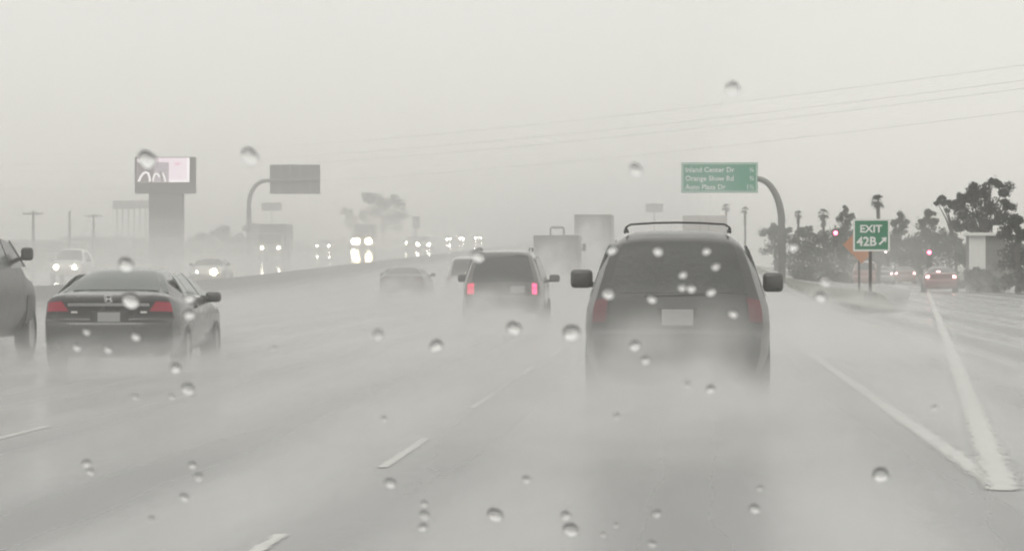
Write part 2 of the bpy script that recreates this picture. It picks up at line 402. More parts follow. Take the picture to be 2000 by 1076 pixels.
class Car:
    """outline: (y,z) from the rear underside over the roof to the front underside; y=0 is the rear"""
    def __init__(s, outline, width, length, taper=.10, corner=.10, zc=.75):
        s.o = outline; s.w = width; s.L = length; s.tp = taper; s.cr = corner; s.zc = zc
    def hw(s, y, z):
        ww = lerp_list(s.w, z); e = 0.9
        d = max(0, (e - y)/e) if y < e else max(0, (y - (s.L - 1.1))/1.1)
        return ww*(1 - s.tp*min(1.1, d)**2)
    def pt(s, t):
        o = s.o; N = len(o); i = int(math.floor(t)); u = t - i
        i = max(0, min(N-2, i)) if t < N-1 else N-2
        u = t - i
        a = o[max(0, i-1)]; b = o[i]; c = o[i+1]; d = o[min(N-1, i+2)]
        def cr(p0, p1, p2, p3):   # softened Catmull-Rom
            k = .5
            m1 = (p2-p0)*.5*k*1.2; m2 = (p3-p1)*.5*k*1.2
            return (2*u**3-3*u**2+1)*p1 + (u**3-2*u**2+u)*m1 + (-2*u**3+3*u**2)*p2 + (u**3-u**2)*m2
        return Vector((0, cr(a[0], b[0], c[0], d[0]), cr(a[1], b[1], c[1], d[1])))
    def core(s, p): return Vector((0, min(max(p.y, .9), s.L-.9), s.zc))
    def skin(s, t, fx, off=0.0):
        p = s.pt(t); c = s.core(p); n = (c-p).normalized()
        q = p + n*(s.cr*abs(fx)**6) - n*off
        x = fx*s.hw(p.y, p.z)
        return Vector((x, q.y, q.z))
    def body(s):
        N = len(s.o); ts = []
        for i in range(N-1): ts += [i, i+.34, i+.67]
        ts.append(N-1)
        fs = [-1, -.97, -.9, -.75, -.5, -.25, 0, .25, .5, .75, .9, .97, 1]
        v = []; f = []
        for t in ts:
            for x in fs: v.append(s.skin(t, x))
        n = len(fs); K = len(ts)
        for i in range(K):
            i2 = (i+1) % K
            for j in range(n-1): f.append((i*n+j, i*n+j+1, i2*n+j+1, i2*n+j))
        for side in (-1, 1):
            rows = [[(i*n + (0 if side < 0 else n-1)) for i in range(K)]]
            for r in (.25, .5, .75, 1.0):
                row = []
                for t in ts:
                    e = s.skin(t, side); p = s.pt(t); c = s.core(p)
                    y = e.y + (c.y-e.y)*r; z = e.z + (c.z-e.z)*r
                    row.append(len(v)); v.append(Vector((side*s.hw(y, z)*(1+.004*min(1, r*4)), y, z)))
                rows.append(row)
            for a, b in zip(rows, rows[1:]):
                for i in range(K):
                    i2 = (i+1) % K
                    q = (a[i], a[i2], b[i2], b[i])
                    f.append(q if side > 0 else q[::-1])
        return v, f
    def patch(s, t0, t1, f0, f1, off=.008, th=.02, nu=6, nv=8, f0b=None, f1b=None):
        f0b = f0 if f0b is None else f0b; f1b = f1 if f1b is None else f1b
        v = []; f = []
        for o_ in (off, off-th):
            for i in range(nu+1):
                u = i/nu; t = t0+(t1-t0)*u; a = f0+(f0b-f0)*u; b = f1+(f1b-f1)*u
                for j in range(nv+1): v.append(s.skin(t, a+(b-a)*j/nv, o_))
        W = nv+1; Q = (nu+1)*W
        for i in range(nu):
            for j in range(nv):
                k = i*W+j; f.append((k, k+1, k+W+1, k+W)); f.append((Q+k, Q+k+W, Q+k+W+1, Q+k+1))
        for i in range(nu):
            for j in (0, nv):
                k = i*W+j; f.append((k, k+W, Q+k+W, Q+k) if j == 0 else (k, Q+k, Q+k+W, k+W))
        for j in range(nv):
            for i in (0, nu):
                k = i*W+j; f.append((k, Q+k, Q+k+1, k+1) if i == 0 else (k, k+1, Q+k+1, Q+k))
        return v, f
    def side(s, quad, sd, off=.006, n=4):
        """quad: four (y,z) corners in order"""
        v = []; f = []; q = [Vector((0, a, b)) for a, b in quad]
        for o_ in (off, off-.02):
            for i in range(n+1):
                for j in range(n+1):
                    u, w_ = i/n, j/n
                    p = (q[0]*(1-u)+q[1]*u)*(1-w_) + (q[3]*(1-u)+q[2]*u)*w_
                    v.append(Vector((sd*(s.hw(p.y, p.z)*1.004+o_), p.y, p.z)))
        W = n+1; Q = W*W
        for i in range(n):
            for j in range(n):
                k = i*W+j; f.append((k, k+1, k+W+1, k+W)); f.append((Q+k, Q+k+W, Q+k+W+1, Q+k+1))
        for j in range(n):
            f.append((j, Q+j, Q+j+1, j+1)); k = n*W+j; f.append((k, k+1, Q+k+1, Q+k))
            k = j*W; f.append((k, k+W, Q+k+W, Q+k)); k = j*W+n; f.append((k, Q+k, Q+k+W, k+W))
        return v, f

def wheel_meshes(r, wd):
    n = 24
    def lathe(name, prof, m):
        v = []; f = []
        for (x, rr) in prof:
            for j in range(n):
                q = 2*math.pi*j/n; v.append((x, rr*math.cos(q), rr*math.sin(q)))
        for i in range(len(prof)-1):
            for j in range(n): f.append((i*n+j, i*n+(j+1) % n, (i+1)*n+(j+1) % n, (i+1)*n+j))
        f.append(tuple(range(n))); f.append(tuple((len(prof)-1)*n+j for j in range(n))[::-1])
        me = mesh_of(name, v, f, True); me.materials.append(m); return me
    h = wd/2
    ty = lathe("tyre", [(-h*.8, r*.62), (-h, r*.75), (-h*.95, r*.93), (-h*.7, r), (h*.7, r), (h*.95, r*.93), (h, r*.75), (h*.8, r*.62)], M['rubber'])
    rm = lathe("rim", [(-h*.86, r*.60), (-h*.5, r*.50), (-h*.45, r*.2), (-h*.7, r*.12), (h*.7, r*.12), (h*.45, r*.2), (h*.5, r*.50), (h*.86, r*.60)], M['rim'])
    return ty, rm
WM = {}
def add_wheels(root, ys, xw, r, wd=.23):
    k = (r, wd)
    if k not in WM: WM[k] = wheel_meshes(r, wd)
    for y in ys:
        for sx in (-1, 1):
            wo = empty("wheel", (sx*xw, y, r)); wo.parent = root
            link("tyre", WM[k][0], None, wo); link("rim", WM[k][1], None, wo)

def put(root, name, vf, m, smooth=True, parent=None):
    v, f = vf
    me = mesh_of(name, v, f, False)
    if smooth:
        me.shade_smooth()
        try: me.set_sharp_from_angle(angle=R(40))
        except Exception: pass
    return link(name, me, m, parent or root)

SUV_O = [(.12,.20),(.03,.30),(-.02,.55),(.0,.70),(.06,.76),(.07,.95),(.09,1.10),(.20,1.42),(.30,1.66),(.42,1.745),(.75,1.80),(1.6,1.825),(2.4,1.81),(2.85,1.73),(3.2,1.50),(3.62,1.18),(3.9,1.11),(4.4,1.05),(4.75,.93),(4.88,.70),(4.86,.45),(4.75,.30)]
SUV_W = [(.3,.90),(.5,.965),(.8,.98),(1.0,.965),(1.1,.94),(1.3,.87),(1.5,.80),(1.7,.72),(1.78,.66),(1.83,.60)]
SED_O = [(.14,.20),(.04,.30),(.0,.52),(.01,.66),(.07,.72),(.07,.80),(.03,.98),(.06,1.05),(.30,1.09),(.60,1.10),(1.0,1.26),(1.35,1.365),(1.75,1.41),(2.2,1.415),(2.6,1.375),(3.05,1.22),(3.5,1.02),(4.1,.93),(4.55,.82),(4.82,.62),(4.83,.42),(4.72,.26)]
SED_W = [(.2,.92),(.4,.955),(.75,.955),(.95,.925),(1.08,.86),(1.25,.73),(1.36,.62),(1.42,.56)]
BOX_O = [(.10,.36),(.02,.44),(-.02,.60),(.01,.72),(.05,.78),(.05,.95),(.06,1.08),(.12,1.40),(.17,1.64),(.24,1.74),(.5,1.79),(1.5,1.81),(2.3,1.80),(2.65,1.72),(2.95,1.50),(3.25,1.20),(3.5,1.14),(4.0,1.08),(4.35,.98),(4.45,.72),(4.43,.48),(4.3,.36)]
BOX_W = [(.3,.88),(.6,.92),(1.05,.91),(1.4,.80),(1.7,.70),(1.8,.66)]

def car_base(name, O, W, L, loc, rz, paint, label, cat, group=None, low=False, wheel=.34, wy=None, taper=.10, corner=.10, rear_y0=True):
    """local origin: on the ground at the rear face centre, +y forward"""
    root = empty(name, loc, rz, label, cat, group)
    c = Car(O, W, L, taper, corner)
    put(root, "body", c.body(), paint)
    add_wheels(root, wy or (.95, L-.95), W[1][1]-.10, wheel)
    return root, c

def mirror(root, name, x, y, z, sx, wd=.24, h=.20, m=None, body_x=None):
    b = MB(); b.box(-wd/2, wd/2, -.06, .10, -h/2, h/2, .045)
    o = b.build(name, m or M['black'], root, True, (x, y, z))
    if body_x is not None:
        s_ = MB(); s_.tube([(0, .03, -h*.25), (body_x-x, .10, -h*.4)], .035, 6); s_.build("mirror_stalk", M['black'], o)
    return o

# ---- charcoal SUV ahead
Y = 37.4
suv, c = car_base("suv", SUV_O, SUV_W, 4.88, (-.09, Y, 0), 0, M['paint_suv'],
    "large charcoal SUV straight ahead with roof rack and pale licence plate", "suv", wheel=.37)
put(suv, "rear_window", c.patch(6.25, 8.35, -.86, .86, .006, .03, f0b=-.84, f1b=.84), M['glass_wet'])
put(suv, "tailgate", c.patch(4.25, 6.1, -.80, .80, .010, .03), M['paint_suv'])
put(suv, "bumper", c.patch(1.1, 3.5, -.93, .93, .02, .05), M['black'])
for sx in (-1, 1):
    a, b = (.84, 1.0) if sx > 0 else (-1.0, -.84)
    put(suv, "taillight", c.patch(4.55, 6.1, a, b, .016, .04, 5, 4), M['tail_dim'])
    put(suv, "side_window", c.side([(.42, 1.12), (1.25, 1.12), (1.25, 1.62), (.62, 1.62)], sx), M['glass'])
    put(suv, "side_window", c.side([(1.32, 1.12), (2.25, 1.12), (2.22, 1.66), (1.32, 1.66)], sx), M['glass'])
    put(suv, "side_window", c.side([(2.32, 1.12), (3.42, 1.16), (2.95, 1.58), (2.30, 1.66)], sx), M['glass'])
mirror(suv, "side_mirror", -1.09, 3.15, 1.30, -1, .25, .21, M['paint_suv'], -.84)
mirror(suv, "side_mirror", 1.07, 3.15, 1.26, 1, .23, .22, M['paint_suv'], .84)
b = MB(); b.box(-.165, .165, -.035, .0, .84, 1.01, .008); b.build("licence_plate", M['plate_d'], suv, loc=(0, .075, -.02))
b = MB(); b.box(-.21, .21, .0, .06, .80, 1.04, .02); b.build("plate_recess", M['black'], suv, loc=(0, .058, -.02))
b = MB(); b.tube([(-.45, .10, 1.10), (.20, .12, 1.12)], .008, 6); b.build("rear_wiper", M['black'], suv, loc=(.1, -.03, .03))
b = MB()
for y in (.85,):
    b.tube([(-.56, y, 1.79), (-.55, y, 1.855), (-.50, y, 1.885), (-.25, y, 1.90), (0, y, 1.905), (.25, y, 1.90), (.50, y, 1.885), (.55, y, 1.855), (.56, y, 1.79)], .0125, 6)
for sx in (-1, 1): b.tube([(sx*.555, .6, 1.80), (sx*.56, 1.4, 1.85), (sx*.555, 2.3, 1.82)], .016, 6)
b.build("roof_rack", M['black'], suv, True)
b = MB(); b.tube([(0, .45, .30), (.0, .0, .30)], .035, 8); b.box(-.12, .12, .2, .5, .24, .3, .02); b.build("tow_hitch", M['black'], suv)

# ---- black sedan
Y = 48.3
sed, c = car_base("sedan", SED_O, SED_W, 4.83, (-7.83, Y, 0), R(-.3), M['paint_black'],
    "black sedan with chrome trunk strip and red wraparound taillights", "car", wheel=.33)
put(sed, "rear_window", c.patch(9.15, 11.3, -.88, .88, .006, .03, f0b=-.90, f1b=.90), M['glass_g'])
put(sed, "trunk_lid", c.patch(5.1, 8.8, -.74, .74, .010, .03), M['paint_black'])
put(sed, "bumper", c.patch(1.1, 3.3, -.95, .95, .014, .04), M['paint_black'])
put(sed, "bumper_insert", c.patch(.5, 1.3, -.7, .7, .018, .04), M['black'])
put(sed, "chrome_strip", c.patch(5.52, 5.70, -.66, .66, .022, .03), M['chrome'])
for sx in (-1, 1):
    a, b_ = (.64, 1.0) if sx > 0 else (-1.0, -.64)
    tl = put(sed, "taillight", c.patch(5.22, 5.88, a, b_, .016, .04, 4, 8, f0b=(.78 if sx > 0 else None), f1b=(None if sx > 0 else -.78)), M['tail'])
    a, b_ = (.50, .60) if sx > 0 else (-.60, -.50)
    put(sed, "reverse_light", c.patch(5.02, 5.22, a, b_, .018, .03, 2, 2), M['clear'], parent=tl)
    put(sed, "side_window", c.side([(1.02, 1.06), (1.45, 1.05), (1.55, 1.33), (1.30, 1.30)], sx), M['glass_g'])
    put(sed, "side_window", c.side([(1.52, 1.05), (2.35, 1.03), (2.30, 1.34), (1.62, 1.32)], sx), M['glass_g'])
    put(sed, "side_window", c.side([(2.43, 1.03), (3.28, 1.0), (2.82, 1.27), (2.38, 1.34)], sx), M['glass_g'])
    put(sed, "window_trim", c.side([(1.0, 1.03), (3.3, .975), (3.3, 1.0), (1.0, 1.06)], sx, .010), M['chrome'])
    put(sed, "door_handle", c.side([(1.75, .86), (2.0, .86), (2.0, .89), (1.75, .89)], sx, .03), M['paint_black'])
    mirror(sed, "side_mirror", sx*1.02, 3.0, 1.0, sx, .22, .15, M['paint_black'], sx*.86)
b = MB(); b.box(-.155, .155, -.02, .0, .66, .815, .006); b.build("licence_plate", M['plate_d'], sed, loc=(0, .055, .0))
b = MB(); b.box(-.26, .26, .0, .05, .62, .84, .015); b.build("plate_recess", M['black'], sed, loc=(0, .048, .0))
em = MB()    # letter emblem inside a rounded frame
em.box(-.038, -.024, -.012, .0, -.032, .034); em.box(.024, .038, -.012, .0, -.032, .034); em.box(-.024, .024, -.012, .0, -.006, .008)
em.tube([(-.058, -.004, .045), (0, -.004, .05), (.058, -.004, .045), (.045, -.004, -.042), (0, -.004, -.05), (-.045, -.004, -.042), (-.058, -.004, .045)], .006, 5)
em.build("badge", M['chrome'], sed, loc=(0, .025, .995))
b = MB()
b.tube([(.55, .3, .22), (.55, .02, .22)], .04, 8); b.build("exhaust", M['steel'], sed)

# ---- dark pickup at the left edge
TO = [(.10,.32),(.02,.45),(.0,.75),(.02,1.0),(.03,1.30),(.04,1.36),(1.8,1.36),(2.0,1.37),(2.2,1.72),(2.35,1.92),(2.7,1.99),(3.3,2.0),(3.75,1.95),(4.15,1.70),(4.5,1.42),(4.7,1.36),(5.2,1.30),(5.6,1.17),(5.75,.92),(5.75,.55),(5.6,.32)]
TW = [(.4,.95),(.7,1.0),(1.1,1.0),(1.36,.97),(1.7,.85),(2.0,.72)]
pk, c = car_base("pickup_truck", TO, TW, 5.75, (-11.28, 51.2, 0), 0, M['paint_dgrey'],
    "dark tall pickup truck cut off by the photo's left edge", "pickup", wheel=.42, wy=(1.2, 4.75), taper=.16, corner=.14)
for sx in (-1, 1):
    put(pk, "side_window", c.side([(2.35, 1.40), (3.1, 1.40), (3.1, 1.86), (2.50, 1.84)], sx), M['glass'])
    put(pk, "side_window", c.side([(3.18, 1.40), (4.35, 1.43), (3.85, 1.80), (3.18, 1.87)], sx), M['glass'])
    put(pk, "window_trim", c.side([(4.35, 1.43), (4.46, 1.43), (3.92, 1.84), (3.85, 1.80)], sx, .012), M['black'])
    put(pk, "wheel_arch", c.side([(4.2, .55), (5.3, .55), (5.15, .98), (4.35, .98)], sx, .014), M['black'])
    mirror(pk, "side_mirror", sx*1.07, 3.95, 1.63, sx, .18, .20, M['black'], sx*.92)
    put(pk, "taillight", c.patch(2.2, 4.5, .86 if sx > 0 else -1, 1 if sx > 0 else -.86, .012, .03), M['tail_dim'])
put(pk, "rear_window", c.patch(7.2, 8.8, -.8, .8, .006, .03), M['glass'])
put(pk, "windscreen", c.patch(12.3, 14.0, -.88, .88, .006, .03), M['glass'])
put(pk, "tailgate", c.patch(2.2, 4.6, -.82, .82, .010, .03), M['paint_dgrey'])

# ---- second SUV with lit brake lights
Y = 80
su2, c = car_base("boxy_suv", BOX_O, BOX_W, 4.45, (-4.10, Y, 0), 0, M['paint_grey'],
    "grey boxy SUV with both stacked red brake lights lit", "suv", wheel=.36)
put(su2, "rear_window", c.patch(6.0, 8.5, -.86, .86, .006, .03), M['glass'])
put(su2, "tailgate", c.patch(4.2, 5.9, -.76, .76, .010, .03), M['paint_grey'])
put(su2, "bumper", c.patch(1.1, 3.6, -.93, .93, .02, .05), M['black'])
for sx in (-1, 1):
    a, b_ = (.80, .96) if sx > 0 else (-.96, -.80)
    tl = put(su2, "taillight", c.patch(4.1, 6.15, a, b_, .014, .03), M['tail_dim'])
    bm_ = M['brake'] if sx > 0 else M['brake_low']
    put(su2, "brake_lens", c.patch(5.15, 5.85, a*.96+.03*sx, b_*.96+.0*sx, .022, .03), bm_, parent=tl)
    put(su2, "brake_lens", c.patch(4.3, 5.0, a*.96+.03*sx, b_*.96+.0*sx, .022, .03), bm_, parent=tl)
    put(su2, "side_window", c.side([(.35, 1.10), (1.2, 1.10), (1.2, 1.62), (.42, 1.62)], sx), M['glass'])
    put(su2, "side_window", c.side([(1.28, 1.10), (2.1, 1.10), (2.1, 1.66), (1.28, 1.66)], sx), M['glass'])
    put(su2, "side_window", c.side([(2.18, 1.10), (3.05, 1.14), (2.75, 1.55), (2.18, 1.66)], sx), M['glass'])
    mirror(su2, "side_mirror", sx*1.06, 2.9, 1.16, sx, .24, .17, M['black'], sx*.86)
b = MB(); b.box(-.155, .155, -.02, 0, .80, .95, .006); b.build("licence_plate", M['plate_d'], su2, loc=(.34, .04, .05))
b = MB(); b.box(-.25, .25, 0, .05, .76, 1.02, .015); b.build("plate_recess", M['black'], su2, loc=(.36, .028, .03))
for sx in (-1, 1):
    b = MB(); b.tube([(sx*.58, .4, 1.79), (sx*.585, .6, 1.84), (sx*.585, 2.0, 1.85), (sx*.58, 2.2, 1.79)], .02, 6)
    b.build("roof_rail", M['steel'], su2)

# ---- simpler cars further off
def far_car(name, O, W, L, loc, rz, paint, label, cat, lamp=None, front=False, group=None, rw=(9.15, 11.3), lamp_t=(4.9, 6.0), lamp_f=(.62, .95), hl_r=.12, head=None, hz=.68, hx=.62, extra=None):
    root, c = car_base(name, O, W, L, loc, rz, paint, label, cat, group)
    put(root, "rear_window", c.patch(rw[0], rw[1], -.86, .86, .006, .03), M['glass'])
    n = len(O)
    put(root, "windscreen", c.patch(n-8.3 if O is SED_O else n-9.2, n-6.1 if O is SED_O else n-7.0, -.88, .88, .006, .03), M['glass'])
    for sx in (-1, 1):
        if lamp:
            a, b_ = (lamp_f[0], lamp_f[1]) if sx > 0 else (-lamp_f[1], -lamp_f[0])
            put(root, "taillight", c.patch(lamp_t[0], lamp_t[1], a, b_, .014, .03, 3, 3), lamp)
        h0 = 1.06 if O is SED_O else 1.12
        h1 = 1.33 if O is SED_O else 1.60
        put(root, "side_window", c.side([(1.3, h0), (L*.47, h0), (L*.47, h1), (1.5, h1)], sx), M['glass'])
        put(root, "side_window", c.side([(L*.49, h0), (L*.66, h0), (L*.58, h1*.97), (L*.49, h1)], sx), M['glass'])
        if head:
            b = MB(); b.tube([(0, 0, 0), (0, .10, 0)], hl_r, 12)
            b.build("headlight", head, root, loc=(sx*hx, L-.08, hz))
        mirror(root, "side_mirror", sx*(W[3][1]+.10), L*.62, h0+.02, sx, .2, .14, M['black'], sx*(W[3][1]-.05))
    return root

far_car("crossover", BOX_O, BOX_W, 4.45, (at(917, 540, 130).x, 130, 0), 0, M['paint_silver'], "pale crossover half hidden behind the boxy grey SUV", "car", M['tail_dim'], rw=(6.0, 8.5), lamp_t=(4.3, 6.0), lamp_f=(.8, .96))
far_car("sedan", SED_O, SED_W, 4.83, (at(785, 540, 142).x, 142, E(142)), 0, M['paint_black'], "dim dark sedan nearly lost in spray beside the median barrier", "car", M['tail_dim'])

# ---- trucks going away
def box_truck(loc, wd, h, zb, ln, m, label, rack=False, cat="truck"):
    root = empty("box_truck", loc, 0, label, cat)
    b = MB(); b.box(-wd/2, wd/2, 0, ln, zb, h, .04); b.build("cargo_box", m, root)
    for sx in (-1, 1):
        b = MB(); b.box(min(sx*.03, sx*(wd/2-.10)), max(sx*.03, sx*(wd/2-.10)), -.035, -.002, zb+.10, h-.12, .01); d = b.build("rear_door", m, root)
        b = MB(); b.tube([(sx*.25, -.06, zb+.2), (sx*.25, -.06, h-.25)], .022, 6); b.build("lock_rod", M['steel'], d)
        b = MB(); b.box(-.10, .10, -.05, 0, -.07, .07, .01); b.build("taillight", M['tail_dim'], root, loc=(sx*(wd/2-.2), .0, zb-.14))
        b = MB(); b.box(-.02, .02, .2, .7, 0, .5, .01); b.build("mud_flap", M['black'], root, loc=(sx*(wd/2-.35), .4, .25))
        mirror(root, "side_mirror", sx*(wd/2+.12), ln+.9, 2.0, sx, .2, .42, M['black'], sx*(wd/2-.2))
    b = MB(); b.box(-wd/2+.1, wd/2-.1, .02, ln+1.9, zb-.25, zb-.002, .02); b.build("chassis", M['black'], root)
    b = MB(); b.box(-wd/2+.15, wd/2-.15, -.02, .08, .45, .57, .01)
    for sx in (-1, 1): b.box(sx*.6-.04, sx*.6+.04, .0, .06, .57, zb-.24)
    b.build("underride_bar", M['steel'], root)
    b = MB(); b.box(-wd/2+.12, wd/2-.12, ln+.12, ln+1.95, .55, min(h-.3, 2.5), .12); b.build("cab", M['paint_dgrey'], root)
    add_wheels(root, (1.3, ln+.9), wd/2-.22, .48, .30)
    if rack:
        b = MB()
        x0, x1 = -.33, .40
        b.tube([(x0, .8, h-.02), (x0, .8, h+.36), (x0+.06, .8, h+.42), (x1-.06, .8, h+.42), (x1, .8, h+.36), (x1, .8, h-.02)], .06, 8)
        b.build("roof_frame", M['steel'], root)
    return root
Y = 194; box_truck((at(1086, 500, Y).x, Y, E(Y)), 2.46, 2.62, .95, 5.0, M['box_grey'], "grey box truck with a square hoop on its roof", True)
Y = 250; box_truck((at(1158, 480, Y).x, Y, E(Y)), 2.6, 3.9, 1.1, 9.0, M['box_grey'], "tall grey trailer fading into rain beyond the truck with the hoop")
Y = 205; box_truck((at(1376, 480, Y).x, Y, E(Y)), 2.5, 3.72, 1.1, 6.5, M['box_white'], "pale truck whose top shows just above the charcoal SUV's roof rack")

# ---- oncoming vehicles (front towards us)
def oncoming(px, py, Y, kind, paint, head, label, sp=.62, hl_r=.12, hz=.68, cat="car", group="oncoming vehicles with headlights on"):
    p = at(px, py, Y); z = HT(p.x, Y)
    O, W, L, nm = (SED_O, SED_W, 4.83, "oncoming_car") if kind == 's' else (SUV_O, SUV_W, 4.88, "oncoming_suv")
    if kind == 't': nm = "oncoming_truck"
    if kind == 't':
        root = empty(nm, (p.x, Y, z), math.pi, label, cat, group)
        b = MB(); b.box(-1.22, 1.22, -7.5, -1.9, 1.0, 3.3, .05); b.build("cargo_box", paint, root)
        b = MB(); b.box(-1.1, 1.1, -1.7, 0, .5, 2.5, .15); b.build("cab", paint, root)
        b = MB(); b.box(-.95, .95, -.02, .02, 1.55, 2.25, .015); b.build("windscreen", M['glass'], root)
        b = MB(); b.box(-1.08, 1.08, -.1, .10, .45, .75, .05); b.build("bumper", M['steel'], root)
        add_wheels(root, (-1.0, -5.8), 1.0, .48, .30)
        for sx in (-1, 1):
            b = MB(); b.tube([(0, -.05, 0), (0, .06, 0)], hl_r, 12); b.build("headlight", head, root, loc=(sx*sp, .05, hz))
            mirror(root, "side_mirror", sx*1.3, -.3, 1.9, sx, .2, .4, M['black'], sx*1.05)
        return root
    root = far_car(nm, O, W, L, (p.x, Y+L, z), math.pi, paint, label, cat, None, group=group, rw=(9.15, 11.3) if kind == 's' else (6.25, 8.35), head=head, hl_r=hl_r, hz=hz, hx=sp)
    return root
oncoming(127, 520, 205, 'v', M['paint_white'], M['head'], "white oncoming SUV, headlights on, between the pickup and the black sedan", .53, .13, .75)
oncoming(401, 530, 190, 's', M['paint_silver'], M['head_dim'], "oncoming car with one big warm headlight just right of the black sedan's roof", .45, .07)
oncoming(528, 470, 318, 't', M['box_grey'], M['head'], "grey oncoming truck with paired headlights under the grey sign back", .75, .13, 1.15, "truck")
oncoming(631, 470, 430, 's', M['paint_silver'], M['head'], "faint oncoming car with dim headlights right of the grey truck", .72, .13)
oncoming(708, 468, 455, 't', M['box_grey'], M['head_warm'], "oncoming truck with the brightest warm headlights below the hazy eucalyptus", .78, .42, 1.1, "truck")
oncoming(693, 457, 500, 'v', M['paint_silver'], M['head_far'], "oncoming SUV glaring behind the brightest truck", .12, .40, .9)
oncoming(804, 468, 470, 'v', M['paint_grey'], M['head'], "oncoming SUV with one faint lamp under the small dark portrait sign", .72, .14, .8)
oncoming(827, 470, 440, 'v', M['paint_white'], M['head_far'], "oncoming SUV with a square pair of lights right of the small portrait sign", .70, .17, .8)
oncoming(836, 457, 560, 's', M['paint_white'], M['head_distant'], "tiny oncoming car behind the square pair of lights", .3, .16)
oncoming(876, 459, 640, 's', M['paint_grey'], M['head_distant'], "leftmost of the farthest three pinprick oncoming cars", .25, .17)
oncoming(901, 458, 660, 'v', M['paint_silver'], M['head_distant'], "middle one of the farthest three pinprick oncoming cars", .25, .20)
oncoming(934, 456, 690, 's', M['paint_white'], M['head_distant'], "rightmost of the farthest three pinprick oncoming cars", .55, .20)
p = at(416, 532, 189.6); 
for o_ in bpy.data.objects:
    if o_.parent and o_.parent.get('label', '').startswith("oncoming car with one big warm") and o_.name.startswith("headlight") and o_.location.x < 0:
        o_.scale = (2.4, 1, 2.4); o_.data.materials.clear(); o_.data.materials.append(M['head_warm'])

# ---- cars on the exit ramp
def ramp_car(px, Y, kind, paint, lamp, label, z=0, hot=True):
    p = at(px, 540, Y)
    O, W, L = (SED_O, SED_W, 4.83) if kind == 's' else (SUV_O, SUV_W, 4.88)
    r = far_car("ramp_car", O, W, L, (p.x, Y, HT(p.x, Y)), R(-2), paint, label, "car", lamp, group="cars queued on the exit ramp",
        rw=(9.15, 11.3) if kind == 's' else (6.25, 8.35), lamp_t=(5.0, 5.75) if kind == 's' else (4.7, 5.6), lamp_f=(.74, .95))
    return r
rc = ramp_car(1838, 196, 's', M['paint_red'], M['brake_hot'], "dark red sedan braking on the exit ramp right of the EXIT sign")
b = MB(); b.box(-.10, .10, 0, .04, 0, .05, .008); b.build("high_brake_light", M['brake_hot'], rc, loc=(-.12, .62, 1.13))
ramp_car(1723, 275, 's', M['paint_silver'], M['brake_hot'], "pale silver sedan braking just right of the EXIT sign's post")
ramp_car(1768, 290, 's', M['paint_pink'], M['brake_hot'], "dull small car between the silver sedan and the red sedan")
ramp_car(1691, 260, 'v', M['paint_pink'], M['tail_dim'], "dusky red SUV just left of the EXIT sign's post")

# ------------------------------------------------------------------ lettering
def text_mesh(s, size, bold=.0, align='LEFT', ext=.004):
    cu = bpy.data.curves.new("txt", 'FONT'); cu.body = s; cu.size = size; cu.align_x = align; cu.offset = bold; cu.extrude = ext
    cu.resolution_u = 3
    o = bpy.data.objects.new("txt", cu); COL.objects.link(o)
    bpy.context.view_layer.update()
    me = bpy.data.meshes.new_from_object(o.evaluated_get(bpy.context.evaluated_depsgraph_get()))
    bpy.data.objects.remove(o); me.name = "lettering"; return me
def lettering(s, size, loc, parent, m, bold=.0, align='LEFT', sx=1.0):
    me = text_mesh(s, size, bold, align); me.materials.clear()
    o = link("lettering", me, m, parent, loc); o.rotation_euler = (math.pi/2, 0, 0); o.scale = (sx, 1, 1)
    return o
def frame_mb(x0, x1, z0, z1, wd, y0, y1):
    b = MB()
    b.box(x0, x1, y0, y1, z1-wd, z1); b.box(x0, x1, y0, y1, z0, z0+wd)
    b.box(x0, x0+wd, y0, y1, z0+wd, z1-wd); b.box(x1-wd, x1, y0, y1, z0+wd, z1-wd)
    return b

# ---- green overhead sign on its curved arm
Y = 190
tl, br = at(1331, 318, Y), at(1480, 376.5, Y)
pb = at(1527, 500, Y); zb = HT(pb.x, Y)
sg = empty("overhead_sign", (pb.x, Y, zb), 0, "green overhead destination sign hanging from a curved grey arm", "road sign")
X0, X1, Z0, Z1 = tl.x-pb.x, br.x-pb.x, br.z-zb, tl.z-zb
b = MB(); b.box(X0, X1, -.03, .03, Z0, Z1, .01); b.build("sign_panel", M['green'], sg)
frame_mb(X0+.05, X1-.05, Z0+.05, Z1-.05, .035, -.036, -.0305).build("border", M['white'], sg)
hs = (Z1-Z0)
for i, (s_, d_) in enumerate((("Inland Center Dr", "\u00bc"), ("Orange Show Rd", "\u00be"), ("Auto Plaza Dr", "1\u00bd"))):
    zz = Z1 - .50 - i*.455
    lettering(s_, .37, (X0+.20, -.034, zz), sg, M['white'], .006, sx=1.0)
    lettering(d_, .37, (X1-.17, -.034, zz), sg, M['white'], .004, 'RIGHT', .9)
zc = (Z0+Z1)/2 - .12
zt = at(1487, 349, Y).z - zb
b = MB()
pts = [(0, .25, 0), (0, .25, 1.5)]
xe = at(1478, 352, Y).x - pb.x
for i in range(13):
    q = math.pi/2*i/12
    pts.append((xe*(1-math.cos(q)), .25, (zt-2.35) + 2.35*math.sin(q)))
pts = [(0, .25, 0), (0, .25, zt-2.35-.3)] + pts[2:] + [(X0+.5, .25, zt-.02)]
b.tube(pts, [.21, .205] + [.20 - .06*i/13 for i in range(13)] + [.10], 12); b.build("pole", M['steel'], sg, True)
b = MB()
for x in (X0+.7, (X0+X1)/2, X1-.5): b.box(x-.04, x+.04, .035, .13, Z0+.05, Z1-.05)
b.build("bracket", M['steel'], sg)
b = MB(); b.box(-.4, .4, -.15, .65, -.3, .12, .03); b.build("footing", M['kerb'], sg)

